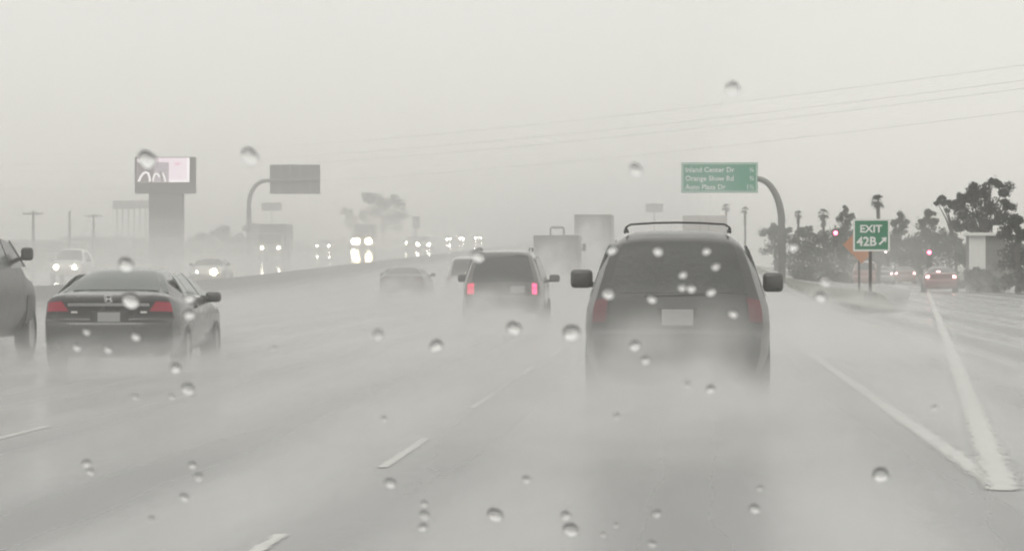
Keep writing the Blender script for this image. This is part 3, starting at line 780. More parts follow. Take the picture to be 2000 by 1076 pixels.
# ---- back of a sign over the oncoming lanes
Y = 345
tl, br = at(527, 322, Y), at(625.5, 379, Y); pb = at(487, 450, Y); zb = E(Y)
sg2 = empty("overhead_sign", (pb.x, Y, zb), 0, "grey blank back of an overhead sign on a curved arm over oncoming lanes", "road sign")
X0, X1, Z0, Z1 = tl.x-pb.x, br.x-pb.x, br.z-zb, tl.z-zb
b = MB(); n_ = 5
for i in range(n_):
    a = X0+(X1-X0)*i/n_; e_ = X0+(X1-X0)*(i+1)/n_
    bb = MB(); bb.box(a+.006, e_-.006, .0, .05, Z0, Z1, .01); bb.build("sign_panel", M['alu'], sg2)
zt = at(520, 353, Y).z - zb; xe = at(521, 353, Y).x - pb.x
pts = [(0, -.25, 0), (0, -.25, zt-2.6)]
for i in range(13):
    q = math.pi/2*i/12; pts.append((xe*(1-math.cos(q)), -.25, zt-2.3+2.3*math.sin(q)))
pts.append((X1-.15, -.25, zt+.05))
b = MB(); b.tube(pts, [.24, .235] + [.23-.05*i/13 for i in range(13)] + [.16], 12); b.build("pole", M['steel'], sg2, True)
b = MB()
for z in (zt-.35, zt+.30): b.box(X0+.1, X1-.1, -.12, -.005, z-.07, z+.07)
b.build("sign_rail", M['steel'], sg2)
b = MB(); b.box(-.5, .5, -.7, .3, -.3, .12, .03); b.build("footing", M['kerb'], sg2)

# ---- EXIT sign
Y = 126
p = at(1700, 600, Y); zb = .18
ex = empty("exit_sign", (p.x, Y, zb), 0, "green EXIT 42B sign on a single post on the gore island", "road sign")
tl, br = at(1666, 427.5, Y), at(1738, 491, Y)
X0, X1, Z0, Z1 = tl.x-p.x, br.x-p.x, br.z-zb, tl.z-zb
b = MB(); b.box(X0, X1, -.02, .02, Z0, Z1, .008); b.build("sign_panel", M['green2'], ex)
frame_mb(X0+.004, X1-.004, Z0+.004, Z1-.004, .06, -.027, -.0205).build("border", M['white'], ex)
lettering("EXIT", .36, ((X0+X1)/2-.02, -.026, Z1-.47), ex, M['white'], .010, 'CENTER', 1.05)
lettering("42B", .44, (X0+.13, -.026, Z0+.20), ex, M['white'], .012, 'LEFT', 1.0)
ar = MB()   # arrow pointing up and right
def rot2(x, z, a=-math.pi/4): return (x*math.cos(a)-z*math.sin(a), x*math.sin(a)+z*math.cos(a))
pr = [(-.035, -.17), (.035, -.17), (.035, .04), (.12, .04), (0, .20), (-.12, .04), (-.035, .04)]
pr = [rot2(*q) for q in pr]
v = [(q[0], -.026, q[1]) for q in pr] + [(q[0], -.0215, q[1]) for q in pr]
ar.add(v, [tuple(range(7)), tuple(range(13, 6, -1))] + [(i, 7+i, 7+(i+1) % 7, (i+1) % 7) for i in range(7)])
ar.build("arrow", M['white'], ex, loc=(X1-.25, 0, Z0+.36))
b = MB(); b.box(-.055, .055, .022, .11, -.12, Z1-.1, .008); b.build("post", M['wood'], ex)
b = MB(); b.box(-.22, .22, -.16, .28, -.1, .38, .06); b.build("footing", M['kerb'], ex)

# ---- orange diamond sign
Y = 165
p = at(1678, 565, Y); zb = HT(p.x, Y)+.14
od = empty("diamond_sign", (p.x, Y, zb), 0, "blank orange roadwork diamond half hidden behind the EXIT sign", "road sign")
cc = at(1683, 478, Y); cx, cz = cc.x-p.x, cc.z-zb; hd = .86
v = [(cx-hd, 0, cz), (cx, 0, cz-hd), (cx+hd, 0, cz), (cx, 0, cz+hd)]
v = [(a, -.012, c_) for a, _, c_ in v] + [(a, .012, c_) for a, _, c_ in v]
b = MB(); b.add(v, [(0, 1, 2, 3), (7, 6, 5, 4)] + [(i, 4+i, 4+(i+1) % 4, (i+1) % 4) for i in range(4)]); b.build("sign_panel", M['orange'], od)
b = MB(); b.box(-.05, .05, .014, .09, -.1, cz+hd*.7, .008); b.build("post", M['wood'], od)

# ---- small faint signs
def post_sign(px0, px1, py0, py1, Y, m, label, legs=1, name="distant_sign"):
    tl, br = at(px0, py0, Y), at(px1, py1, Y); xm = (tl.x+br.x)/2; zb = HT(xm, Y)
    r = empty(name, (xm, Y, zb), 0, label, "road sign")
    b = MB(); b.box(tl.x-xm, br.x-xm, -.06, .06, br.z-zb, tl.z-zb, .02); b.build("sign_panel", m, r)
    xs = [0] if legs == 1 else [(-.42 + .84*i/(legs-1))*(br.x-tl.x) for i in range(legs)]
    for x in xs:
        b = MB(); b.tube([(x, .16, 0), (x, .16, tl.z-zb-.1)], .12 if legs < 3 else .09, 8); b.build("post", M['steel'], r)
    return r
post_sign(805, 820, 423, 446, 480, M['wall_g'], "small dark portrait sign standing among the oncoming headlights")
post_sign(511, 550, 396, 412, 560, M['alu'], "faint sign back low right of the curved arm pole")
post_sign(1261, 1295, 398, 415, 560, M['alu'], "faint wide sign high above the grey trailer")

# ---- LED billboard
Y = 300
def bb(px, py): 
    q = at(px, py, Y); return q.x, q.z
xc, _ = bb(322, 500); zb = E(Y)
bl = empty("led_billboard", (xc, Y, zb), 0, "glowing pink white LED billboard on a thick clad pillar", "billboard")
x0, z1 = bb(263, 307); x1, z0 = bb(380, 378)
b = MB(); b.box(x0-xc, x1-xc, 0, 1.1, z0-zb, z1-zb, .03); b.build("cabinet", M['pillar'], bl)
px0, _ = bb(290, 400); px1, _ = bb(355, 400)
b = MB(); b.box(px0-xc, px1-xc, .15, 1.6, -.3, z0-zb+.01, .03); b.build("pillar", M['pillar'], bl)
b = MB()
for i in range(1, 6): b.box(px0-xc-.012, px1-xc+.012, .138, .16, i*1.05, i*1.05+.05)
b.build("cladding_joint", M['wall_g'], bl)
def rect(name, a, c_, m, y0, parent):
    (xa, za), (xb, zb_) = bb(*a), bb(*c_)
    b = MB(); b.box(xa-xc, xb-xc, y0, y0+.02, zb_-zb, za-zb); return b.build(name, m, parent)
scr = rect("screen", (268, 308.5), (370, 356), M['screen'], -.022, bl)
rect("screen_image", (268.5, 317), (301, 355.6), M['screen_m'], -.044, scr)
rect("screen_image", (301.2, 317), (330, 355.6), M['screen_g'], -.044, scr)
rect("screen_image", (365.5, 309), (369.6, 355.6), M['screen_w'], -.044, scr)
rect("screen_image", (330.4, 351.5), (365, 355.4), M['screen_w'], -.044, scr)
rect("screen_image", (341, 318), (352, 323), M['screen_p'], -.044, scr)
def arch(pts, r, m):
    b = MB(); q = [bb(*a) for a in pts]
    v = []; 
    for i, (x, z) in enumerate(q):
        a = Vector(q[max(0, i-1)]); c_ = Vector(q[min(len(q)-1, i+1)]); t = (c_-a).normalized(); n = Vector((-t.y, t.x))*r
        v += [(x-xc-n.x, -.062, z-zb-n.y), (x-xc+n.x, -.062, z-zb+n.y), (x-xc+n.x, -.046, z-zb+n.y), (x-xc-n.x, -.046, z-zb-n.y)]
    f = []
    for i in range(len(q)-1):
        for j in range(4): f.append((4*i+j, 4*i+(j+1) % 4, 4*i+4+(j+1) % 4, 4*i+4+j))
    f += [(3, 2, 1, 0), tuple(len(v)-4+j for j in range(4))]
    b.add(v, f); b.build("screen_arch", m, scr)
arch([(271, 354.5), (275, 346), (280, 339), (285, 336.5), (289, 338), (292, 346), (293, 354.5)], .085, M['screen_w'])
arch([(299, 354.5), (300, 346), (303, 340), (308, 340), (312, 346)], .06, M['screen_w'])
arch([(313, 334), (316, 344), (317.5, 354.5)], .07, M['screen_m'])
arch([(318, 338), (321, 346), (323, 354.5)], .06, M['screen_w'])

# billboard with several legs, further back
Y = 600
tl, br = at(220, 392, Y), at(292, 409, Y); xm = (tl.x+br.x)/2; zb = E(Y)
r_ = empty("billboard", (xm, Y, zb), 0, "faint wide hoarding on many thin legs left of the LED billboard", "billboard")
for i in range(3):
    a = tl.x+(br.x-tl.x)*i/3-xm; c_ = tl.x+(br.x-tl.x)*(i+1)/3-xm
    b = MB(); b.box(a+.01, c_-.01, -.1, .1, br.z-zb+.06*i, tl.z-zb, .02); b.build("panel", M['pillar'], r_)
for i in range(6):
    x = (-1.9+3.8*i/5)*1.28
    b = MB(); b.tube([(x, .3, 0), (x, .3, tl.z-zb-.1)], .14, 8); b.build("leg", M['steel'], r_)

# ------------------------------------------------------------------ poles and wires
def util_pole(px, py, Y, label, arm=1.6, X=None, top=None, group="utility poles"):
    p = at(px, py, Y); zb = HT(p.x, Y)
    h = p.z - zb
    r = empty("utility_pole", (p.x, Y, zb), 0, label, "utility pole", group)
    b = MB(); b.tube([(0, 0, -.3), (0, 0, h*.5), (0, 0, h)], [.19, .16, .12], 8); b.build("pole", M['wood'], r)
    if arm:
        b = MB(); b.box(-arm, arm, -.2, -.10, h-.35, h-.22); b.build("crossarm", M['wood'], r)
        for x in (-arm*.9, -arm*.3, arm*.3, arm*.9):
            b = MB(); b.tube([(x, -.15, h-.22), (x, -.15, h-.05)], [.04, .05], 6); b.build("insulator", M['alu'], r)
    return r
util_pole(65, 412, 345, "utility pole with a wide crossarm, nearest the pickup", 1.0)
util_pole(136, 412, 420, "thin bare utility pole between the two with crossarms", 0)
util_pole(183, 418, 430, "utility pole with crossarm nearest the faint hoarding", 1.1)
LP = at(-140, 285, 420); 
def wire(pts, label, r=.03, sag=0.0):
    a, c_ = pts; q = []
    for i in range(25):
        t = i/24; z = a.z+(c_.z-a.z)*t - sag*4*t*(1-t); q.append((a.x+(c_.x-a.x)*t, a.y+(c_.y-a.y)*t, z))
    b = MB(); b.tube(q, r, 5); o = b.build("overhead_cable", M['wire']); tag(o, label, "cable", "overhead cables across the freeway")
wr = [((-60, 300), (2040, 122), 2.6, "topmost overhead cable crossing the pale sky"),
      ((-60, 318), (2040, 152), 2.4, "second highest overhead cable crossing the sky"),
      ((-60, 332), (2040, 168), 2.4, "third overhead cable down, close under the second"),
      ((-60, 365), (2040, 212), 2.2, "lowest overhead cable, passing closest above the green overhead sign")]
ends = []
for (a, c_, sg_, lb) in wr:
    A = at(a[0], a[1], 400); C_ = at(c_[0], c_[1], 180); ends.append((A, C_)); wire((A, C_), lb, .0055, 1.6)
def tower(P, label):
    zb = HT(P[0].x, P[0].y); x, y = P[0].x, P[0].y; top = max(q.z for q in P) + .4
    r = empty("utility_pole", (x, y+.2, zb), 0, label, "utility pole", "utility poles")
    b = MB(); b.tube([(0, 0, -.3), (0, 0, (top-zb)*.5), (0, 0, top-zb)], [.24, .2, .15], 8); b.build("pole", M['wood'], r)
    for q in P:
        b = MB(); b.box(-.08+min(0, q.x-x), .08+max(0, q.x-x), -.2, 0, q.z-zb-.08, q.z-zb+.08); b.build("crossarm", M['wood'], r)
tower([e[0] for e in ends], "tall cable pole just outside the photo at far left")
tower([e[1] for e in ends], "tall cable pole just outside the photo at upper right")

# ------------------------------------------------------------------ vegetation
def leaves(clumps, leaf, n_per, seed, m, name, parent, droop=0):
    rnd = random.Random(seed); v = []; f = []
    for (cx, cy_, cz, rx, rz) in clumps:
        for i in range(n_per):
            while True:
                a, b_, c_ = rnd.uniform(-1, 1), rnd.uniform(-1, 1), rnd.uniform(-1, 1)
                d = a*a+b_*b_+c_*c_
                if d < 1: break
            k = .55 + .45*rnd.random()
            sc = 1/math.sqrt(d+.02)*k if rnd.random() < .45 else 1
            p = Vector((cx+a*rx*min(sc, 1.6), cy_+b_*rx*min(sc, 1.6), cz+c_*rz*min(sc, 1.6)))
            u = Vector((rnd.gauss(0, 1), rnd.gauss(0, 1), rnd.gauss(0, 1))).normalized()
            w_ = u.cross(Vector((rnd.gauss(0, 1), rnd.gauss(0, 1), rnd.gauss(0, 1)))).normalized()
            if rnd.random() < .14: p += Vector((rnd.gauss(0, .3)*rx, rnd.gauss(0, .3)*rx, rnd.gauss(0, .3)*rz))
            l = leaf*rnd.uniform(.5, 1.2); q = len(v)
            v += [p-u*l, p+w_*l*.45, p+u*l, p-w_*l*.45]; f.append((q, q+1, q+2, q+3))
    return link(name, mesh_of(name, v, f), m, parent)

def tree(name, pxc, ptop, pbot_crown, pw, Y, label, m, seed, nclump=28, n_per=80, leaf=.16, cat="tree", group=None, shape='round', lean=0.0, ground=None):
    """crown given by photo extents at depth Y; trunk goes to the ground"""
    rnd = random.Random(seed); k = Y/F
    c = at(pxc, ptop, Y); zb = HT(c.x, Y) if ground is None else ground
    h = c.z - zb; cr = max(.3, (pbot_crown-ptop)*k); wd = pw*k/2
    r = empty(name, (c.x, Y, zb), 0, label, cat, group)
    cl = []
    for i in range(nclump):
        t = rnd.random(); z = h - cr*t
        if shape == 'cone': ww = wd*(.12+.88*t)
        elif shape == 'spread': ww = wd*(.45+.55*math.sin(math.pi*min(1, t*1.1+.12)))
        elif shape == 'bush': ww = wd*(math.sqrt(max(.05, 1-(1-t)**2)))
        else: ww = wd*math.sqrt(max(.06, 1-(2*t-1)**2))
        q = rnd.uniform(0, 6.28); rr = ww*math.sqrt(rnd.random())*.88
        s_ = wd*rnd.uniform(.16, .34)
        z = min(z, h - s_*.6)
        z = max(z, .1)
        cl.append((rr*math.cos(q)+lean*(h-z)/h, rr*math.sin(q), z, s_, s_*.8))
    leaves(cl, leaf, n_per, seed+1, m, "crown", r)
    tb = MB(); ht = h - cr*.35
    tb.tube([(0, 0, -.2), (.05*wd, 0, ht*.4), (lean*.4, 0.05, ht*.7), (lean*.7, 0, ht)], [max(.09, wd*.09), max(.07, wd*.075), .07, .03], 8)
    for i in range(7 if shape != 'bush' else 4):
        g_ = cl[rnd.randrange(len(cl))]; z0 = ht*rnd.uniform(.35, .8)
        tb.tube([(lean*.3*z0/ht, 0, z0), (g_[0]*.5, g_[1]*.5, (z0+g_[2])/2+.1), (g_[0], g_[1], g_[2])], [.06, .04, .015], 6)
    tb.build("trunk", M['bark'], r)
    return r

def fan_palm(px, ptop, pbot_crown, pw, Y, label, seed, m=None, skirt=True, group="fan palms"):
    rnd = random.Random(seed); k = Y/F; c = at(px, ptop, Y); zb = HT(c.x, Y); h = c.z - zb
    R_ = pw*k/2*1.2; cr = (pbot_crown-ptop)*k; zc_ = h - R_*.95
    r = empty("fan_palm", (c.x, Y, zb), 0, label, "palm tree", group)
    tb = MB(); tb.tube([(0, 0, -.2), (.04, 0, zc_*.5), (0, 0, zc_)], [R_*.20+.06, R_*.13+.05, R_*.14+.05], 8); tb.build("trunk", M['bark'], r)
    v = []; f = []
    n = 26
    for i in range(n):
        q = rnd.uniform(0, 6.28); el = rnd.uniform(-.9, 1.45)
        d = Vector((math.cos(q)*math.cos(el), math.sin(q)*math.cos(el), math.sin(el)))
        base = Vector((0, 0, zc_)) + d*R_*.42
        up = Vector((0, 0, 1)); sd = d.cross(up)
        if sd.length < .1: sd = Vector((1, 0, 0))
        sd.normalize(); nn = sd.cross(d)
        for j in range(9):
            a = (j/8-.5)*2.4
            t = (d*math.cos(a) + sd*math.sin(a)).normalized()
            L_ = R_*rnd.uniform(.48, .62); tip = base + t*L_*rnd.uniform(.8, 1.25) - up*(L_*.35*(1+.6*(el < 0)))
            wv = sd*math.cos(a)*.045*R_ - d*math.sin(a)*.045*R_; mid = base + t*L_*.55
            q0 = len(v); v += [base, mid+wv, tip, mid-wv]; f.append((q0, q0+1, q0+2, q0+3))
        q0 = len(v); o_ = Vector((0, 0, zc_)); v += [o_-sd*.015, o_+sd*.015, base+sd*.01, base-sd*.01]; f.append((q0, q0+1, q0+2, q0+3))
    link("crown", mesh_of("crown", v, f), m or M['leaf'], r)
    if skirt:
        cl = [(0, 0, h - cr + (cr-R_)*t_*.8, R_*.36*(.8+.4*rnd.random()), R_*.3) for t_ in (.1, .35, .6, .9)]
        leaves(cl, R_*.16, 60, seed+5, M['leaf_y'], "dead_frond_skirt", r)
    return r

def crown_tree(name, clumps, Y, base, label, m, seed, leaf, n_per, cat="tree", group=None, sub=6):
    """clumps: photo positions and radii of the crown's masses, given real depth round the trunk"""
    rnd = random.Random(seed); k = Y/F; bp = at(base[0], base[1], Y); zb = HT(bp.x, Y)
    r = empty(name, (bp.x, Y, zb), 0, label, cat, group); cl = []; big = []
    wd = max(c_[2] for c_ in clumps)*k
    for (px, py, pr) in clumps:
        q = at(px, py, Y); R0 = pr*k; cy0 = rnd.uniform(-1, 1)*wd*1.2
        big.append((q.x-bp.x, cy0, q.z-zb))
        for i in range(sub):
            a = rnd.uniform(0, 6.28); d = R0*rnd.uniform(.15, .78)
            cl.append((q.x-bp.x+d*math.cos(a), cy0+rnd.uniform(-.8, .8)*R0, max(.1, q.z-zb+d*math.sin(a)), R0*rnd.uniform(.42, .68), R0*rnd.uniform(.34, .55)))
    leaves(cl, leaf, n_per, seed+1, m, "crown", r)
    top = max(q[2] for q in big); tb = MB(); ht = top*.6
    tb.tube([(0, 0, -.2), (.05, 0, ht*.5), (.02, 0, ht)], [.09+wd*.12, .07+wd*.09, .06], 8)
    for (x, y, z) in big:
        tb.tube([(0, 0, min(ht*.8, z*.6)), (x*.5, y*.5, (min(ht, z*.8)+z)/2), (x, y, z)], [.07+wd*.03, .05, .015], 6)
    tb.build("trunk", M['bark'], r); return r
crown_tree("broadleaf_tree", [(1938,360,17),(1915,372,20),(1962,372,20),(1893,382,18),(1875,395,16),(1938,392,24),(1975,398,16),(1905,405,24),(1960,418,24),(1925,428,24),(1880,418,20),(1895,440,18),(1945,445,18),(1858,400,12),(1982,430,12),(1868,440,14)],
    228, (1920, 560), "large dark spreading tree behind the white shed", M['leaf_d'], 11, .11, 110)
crown_tree("small_tree", [(1838,392,9),(1832,397,6),(1845,396,7),(1850,412,5)], 226, (1866, 560), "small tuft of foliage left of the large spreading tree's crown", M['leaf_d'], 16, .10, 60)
crown_tree("conical_tree", [(1815,420,11),(1806,432,13),(1822,435,13),(1800,455,18),(1826,458,18),(1812,475,24),(1790,485,18),(1835,485,18),(1810,510,28)], 290, (1812, 560), "olive pointed tree left of the large spreading tree", M['leaf_y'], 12, .13, 80)
crown_tree("narrow_tree", [(1757,424,10),(1748,438,12),(1765,440,12),(1755,458,17),(1745,475,16),(1768,478,16),(1757,500,22)], 310, (1757, 560), "narrow grey green tree right of the EXIT sign", M['leaf'], 13, .13, 70)
crown_tree("shaggy_tree", [(1650,412,10),(1643,424,11),(1658,424,11),(1650,438,15),(1644,455,14),(1660,456,14),(1650,476,18),(1652,500,20)], 300, (1650, 560), "tall narrow shaggy tree left of the EXIT sign", M['leaf'], 14, .12, 70)
crown_tree("round_bush", [(1850,460,18),(1865,475,20),(1838,478,18),(1852,500,26),(1880,505,20)], 285, (1855, 560), "round bush between the pointed tree and the white shed", M['leaf'], 15, .13, 80, "bush")
crown_tree("tall_bush", [(1985,440,16),(1972,460,18),(1996,462,20),(1980,490,26),(2005,500,28),(1978,525,28),(2000,545,30),(1965,550,20)], 196, (1988, 572), "dark tall bush at the right edge beside the white shed", M['leaf_d'], 17, .11, 100, "bush")
crown_tree("low_bush", [(1895,540,16),(1915,535,16),(1935,542,18),(1875,548,14),(1905,556,18),(1945,556,16)], 199, (1910, 572), "low bush in front of the white shed", M['leaf_d'], 18, .09, 80, "bush")
crown_tree("round_bush", [(1785,475,20),(1775,498,24),(1800,505,24),(1785,530,26)], 305, (1785, 556), "bush behind the dull small ramp car", M['leaf'], 20, .14, 80, "bush")
crown_tree("round_bush", [(1735,470,20),(1720,492,24),(1745,500,24),(1730,525,28)], 315, (1733, 556), "bush behind the silver sedan on the ramp", M['leaf'], 21, .14, 80, "bush")
crown_tree("round_bush", [(1692,452,18),(1680,475,22),(1702,478,22),(1690,505,28),(1690,530,26)], 312, (1690, 556), "bush mass behind the orange diamond sign", M['leaf'], 22, .14, 80, "bush")
crown_tree("round_bush", [(1640,470,18),(1662,482,20),(1630,492,22),(1655,510,26),(1635,530,26)], 292, (1648, 558), "bush below the tall narrow shaggy tree", M['leaf'], 23, .13, 80, "bush")
crown_tree("round_bush", [(1610,462,18),(1600,480,20),(1622,484,20),(1605,508,26),(1615,532,28)], 280, (1610, 558), "bush right of the overhead sign's pole", M['leaf'], 24, .13, 80, "bush")
crown_tree("round_bush", [(1568,450,16),(1555,468,20),(1580,470,20),(1562,495,26),(1578,520,26),(1550,525,24)], 300, (1568, 555), "bush directly behind the overhead sign's pole", M['leaf'], 25, .14, 80, "bush")
crown_tree("round_bush", [(1510,446,14),(1500,462,18),(1522,466,18),(1535,455,14),(1508,488,24),(1530,500,24)], 370, (1515, 545), "pale hazy bush between the charcoal SUV and the sign pole", M['leaf'], 26, .16, 80, "bush")
crown_tree("low_bush", [(1560,545,16),(1580,540,18),(1600,548,16),(1570,560,18),(1595,562,18)], 215, (1580, 567), "low scrub at the tip of the bank right of the charcoal SUV", M['leaf_y'], 27, .10, 70, "bush")
crown_tree("low_bush", [(1625,545,14),(1640,540,15),(1655,550,14),(1640,558,16)], 225, (1640, 565), "low scrub on the bank left of the orange diamond's post", M['leaf_y'], 28, .10, 70, "bush")
def treeline(pxs, Y, label, seed):
    rnd = random.Random(seed); cl = []; o0 = at(pxs[0][0], 540, Y)
    for (pa, ta), (pb_, tb_) in zip(pxs, pxs[1:]):
        for i in range(int((pb_-pa)/3.2)):
            t = rnd.random(); yy = Y + rnd.uniform(-6, 14); top = at(pa+(pb_-pa)*t, ta+(tb_-ta)*t, yy)
            z0 = HT(top.x, yy); z = z0 + (top.z-z0)*math.sqrt(rnd.random())
            cl.append((top.x, yy, max(.3, z-.3), rnd.uniform(.4, .95), rnd.uniform(.35, .8)))
    o = leaves(cl, .17, 70, seed, M['leaf'], "treeline", None)
    tag(o, label, kind='stuff')
treeline([(1530, 482), (1560, 470), (1600, 474), (1640, 462), (1690, 468), (1730, 474), (1780, 462), (1830, 470), (1890, 478), (1960, 470), (2020, 474)], 345, "soft grey green band of trees closing the view beyond the ramp", 77)
fan_palm(1715, 376, 408, 30, 250, "lone fan palm rising directly above the EXIT sign", 31, M['leaf_d'], False)
fan_palm(1608, 405, 442, 23, 340, "shaggy fan palm between the sign pole and the shaggy tree", 32)
fan_palm(1559, 409, 436, 17, 360, "small fan palm just right of the overhead sign's pole", 33)
fan_palm(1418, 396, 420, 17, 470, "faintest fan palm just above the charcoal SUV's roof corner", 34, skirt=False)
fan_palm(1455, 402, 440, 15, 450, "thin fan palm left of the overhead sign's pole", 35)
# left side
crown_tree("eucalyptus_tree", [(728,386,14),(715,384,10),(745,392,18),(765,395,16),(778,402,12),(735,408,20),(760,415,22),(782,420,14),(712,425,16),(740,432,20),(770,436,18)], 590, (748, 470), "hazy eucalyptus above the brightest oncoming headlights", M['leaf'], 41, .22, 70)
crown_tree("hazy_tree", [(672,412,9),(685,420,10),(692,432,12),(680,440,12),(700,444,10)], 620, (688, 470), "small hazy tree left of the eucalyptus", M['leaf'], 42, .2, 60)
for i, (px, tp, wd, Y, lb) in enumerate(((395, 458, 80, 400, "low hazy bush just right of the LED billboard's pillar"), (440, 444, 80, 410, "hazy bush left of the curved arm pole's foot"),
        (490, 438, 70, 420, "tallest hazy bush behind the curved arm pole"), (545, 444, 70, 425, "hazy bush behind the grey oncoming truck"))):
    tree("roadside_bush", px, tp, 500, wd, Y, lb, M['leaf'], 50+i, 30, 80, .26, cat="bush", shape='bush', group="hazy bushes beyond the oncoming lanes")

# ------------------------------------------------------------------ buildings
def warehouse(px0, px1, ptop, Y, label, depth=18, m=None):
    a, c_ = at(px0, ptop, Y), at(px1, ptop, Y); xm = (a.x+c_.x)/2; hw_ = (c_.x-a.x)/2; zb = E(Y); h = a.z-zb
    r = empty("warehouse", (xm, Y, zb), 0, label, "building")
    b = MB(); b.box(-hw_, hw_, 0, depth, -.5, h-.25); wl = b.build("wall", m or M['wall_g'], r)
    b = MB(); b.box(-hw_-.25, hw_+.25, -.25, depth+.25, h-.25, h, .03); b.build("roof", M['wall'], r)
    n = max(2, int(hw_*2/4))
    for i in range(n):
        x = -hw_+(i+.5)*2*hw_/n
        b = MB(); b.box(x-.9, x+.9, -.06, .02, .1, min(h*.6, 3.0)); d = b.build("loading_door", M['wall'], r)
    return r
warehouse(-60, 118, 470, 420, "low hazy flat roofed building behind the left utility poles")
warehouse(122, 285, 462, 470, "hazy flat roofed building left of the LED billboard's pillar")

Y = 205
a = at(1893, 458, Y); c_ = at(1925, 458, Y); e_ = at(1964, 458, Y); zb = 0
sh = empty("roadside_shed", (a.x, Y, 0), 0, "small white walled shed with a flat overhanging roof under the large tree", "shed")
w1 = c_.x-a.x; w2 = e_.x-a.x; h = a.z
b = MB(); b.box(0, w1, 0, .12, 1.0, h-.08); b.build("white_panel", M['wall_w'], sh)
b = MB(); b.box(0.02, w2, .13, 2.6, -.2, h-.08); b.build("wall", M['wall_g'], sh)
b = MB(); b.box(-.12, w2+.05, -.25, 2.8, h-.08, h+.10, .02); b.build("roof", M['wall_w'], sh)
b = MB(); b.box(w2-.62, w2-.05, .6, 1.3, h+.10, h+.52, .03); b.build("roof_unit", M['wall_w'], sh)

# ------------------------------------------------------------------ traffic signals
def signal(px, py, Y, m, label, r=.13):
    p = at(px, py, Y); zb = HT(p.x, Y)
    root = empty("traffic_signal", (p.x, Y, zb), 0, label, "traffic light", "traffic signals at the end of the ramp")
    z = p.z - zb
    b = MB(); b.box(-.20, .20, .0, .26, z-.90, z+.26, .03); b.build("housing", M['black'], root)
    b = MB(); b.tube([(0, .01, z), (0, -.05, z)], r, 14); b.build("red_lens", m, root)
    for dz in (.35, .70):
        b = MB(); b.tube([(0, .01, z-dz), (0, -.03, z-dz)], .13, 14); b.build("dark_lens", M['glass'], root)
    b = MB()
    for dz in (0, .35, .70): b.tube([(-.15, -.001, z-dz+.02), (-.15, -.18, z-dz+.06), (0, -.20, z-dz+.17), (.15, -.18, z-dz+.06), (.15, -.001, z-dz+.02)], .012, 5)
    b.build("visor", M['black'], root)
    b = MB(); b.tube([(.0, .35, -.2), (0, .35, z+.5)], [.09, .06], 8); b.build("pole", M['steel'], root)
signal(1632, 455, 230, M['sig_red'], "red traffic signal left of the EXIT sign under the shaggy tree")
signal(1815, 493, 215, M['sig_red'], "red traffic signal above the dark red sedan", .12)
signal(1730, 492, 290, M['sig_pale'], "small pale traffic signal at the EXIT sign's lower right corner", .10)

# ------------------------------------------------------------------ haze and spray
b = MB(); b.box(-900, 900, -70, 1700, -1.2, 19.5)
hz = b.build("haze", vol_mat("haze_air", .0009)); tag(hz, "pale rain haze filling the whole scene", kind='stuff')
def spray_slab(h, dens, x0, x1, y0, y1):
    ys = [y0] + [y for y in YS if y0 < y < y1] + [y1]; v = []; f = []
    for y in ys:
        e = E(y); v += [(x0, y, e-.4), (x1, y, e-.4), (x1, y, e+h), (x0, y, e+h)]
    for i in range(len(ys)-1):
        for j in range(4): f.append((4*i+j, 4*i+4+j, 4*i+4+(j+1) % 4, 4*i+(j+1) % 4))
    f += [(0, 1, 2, 3), tuple(4*(len(ys)-1)+j for j in (3, 2, 1, 0))]
    o = link("road_spray", mesh_of("road_spray", v, f), vol_mat("spray_%d" % int(h*10), dens))
    tag(o, "thin layer of tyre spray hanging over the freeway", kind='stuff', group="spray over the freeway")
for k, (h_, d_) in enumerate(((.25, .048), (.50, .017), (.95, .0020), (1.6, .0015), (2.4, .0011), (3.6, .0009), (5.5, .0008), (13.0, .0009))):
    spray_slab(h_, d_, (-19.4 if k < 2 else -44 - .3*k - (10 if k > 5 else 0)), (4.3 + .12*k if k < 3 else 2.6 - .1*k), 25 - k, 900 - 3*k)

def wake_mat(name, dens, scale):
    m = vol_mat(name, dens, .45); n = m.node_tree; L = n.links
    p = [q for q in n.nodes if q.type == 'PRINCIPLED_VOLUME'][0]
    t = n.nodes.new("ShaderNodeTexCoord"); ln = n.nodes.new("ShaderNodeVectorMath"); ln.operation = 'LENGTH'
    L.new(t.outputs["Object"], ln.inputs[0])
    mp = n.nodes.new("ShaderNodeMapRange"); mp.interpolation_type = 'SMOOTHSTEP'
    mp.inputs[1].default_value = 1.0; mp.inputs[2].default_value = .15; mp.inputs[3].default_value = 0; mp.inputs[4].default_value = 1
    L.new(ln.outputs["Value"], mp.inputs[0])
    z = n.nodes.new("ShaderNodeTexNoise"); z.inputs["Scale"].default_value = scale; z.inputs["Detail"].default_value = 3
    L.new(t.outputs["Object"], z.inputs["Vector"])
    zr = n.nodes.new("ShaderNodeMapRange"); zr.inputs[1].default_value = .32; zr.inputs[2].default_value = .68; zr.inputs[3].default_value = .05; zr.inputs[4].default_value = 2.1
    L.new(z.outputs[0], zr.inputs[0])
    a = n.nodes.new("ShaderNodeMath"); a.operation = 'MULTIPLY'; L.new(mp.outputs[0], a.inputs[0]); L.new(zr.outputs[0], a.inputs[1])
    d = n.nodes.new("ShaderNodeMath"); d.operation = 'MULTIPLY'; L.new(a.outputs[0], d.inputs[0]); d.inputs[1].default_value = dens
    L.new(d.outputs[0], p.inputs["Density"])
    return m
_bm = bmesh.new(); bmesh.ops.create_icosphere(_bm, subdivisions=3, radius=1.0)
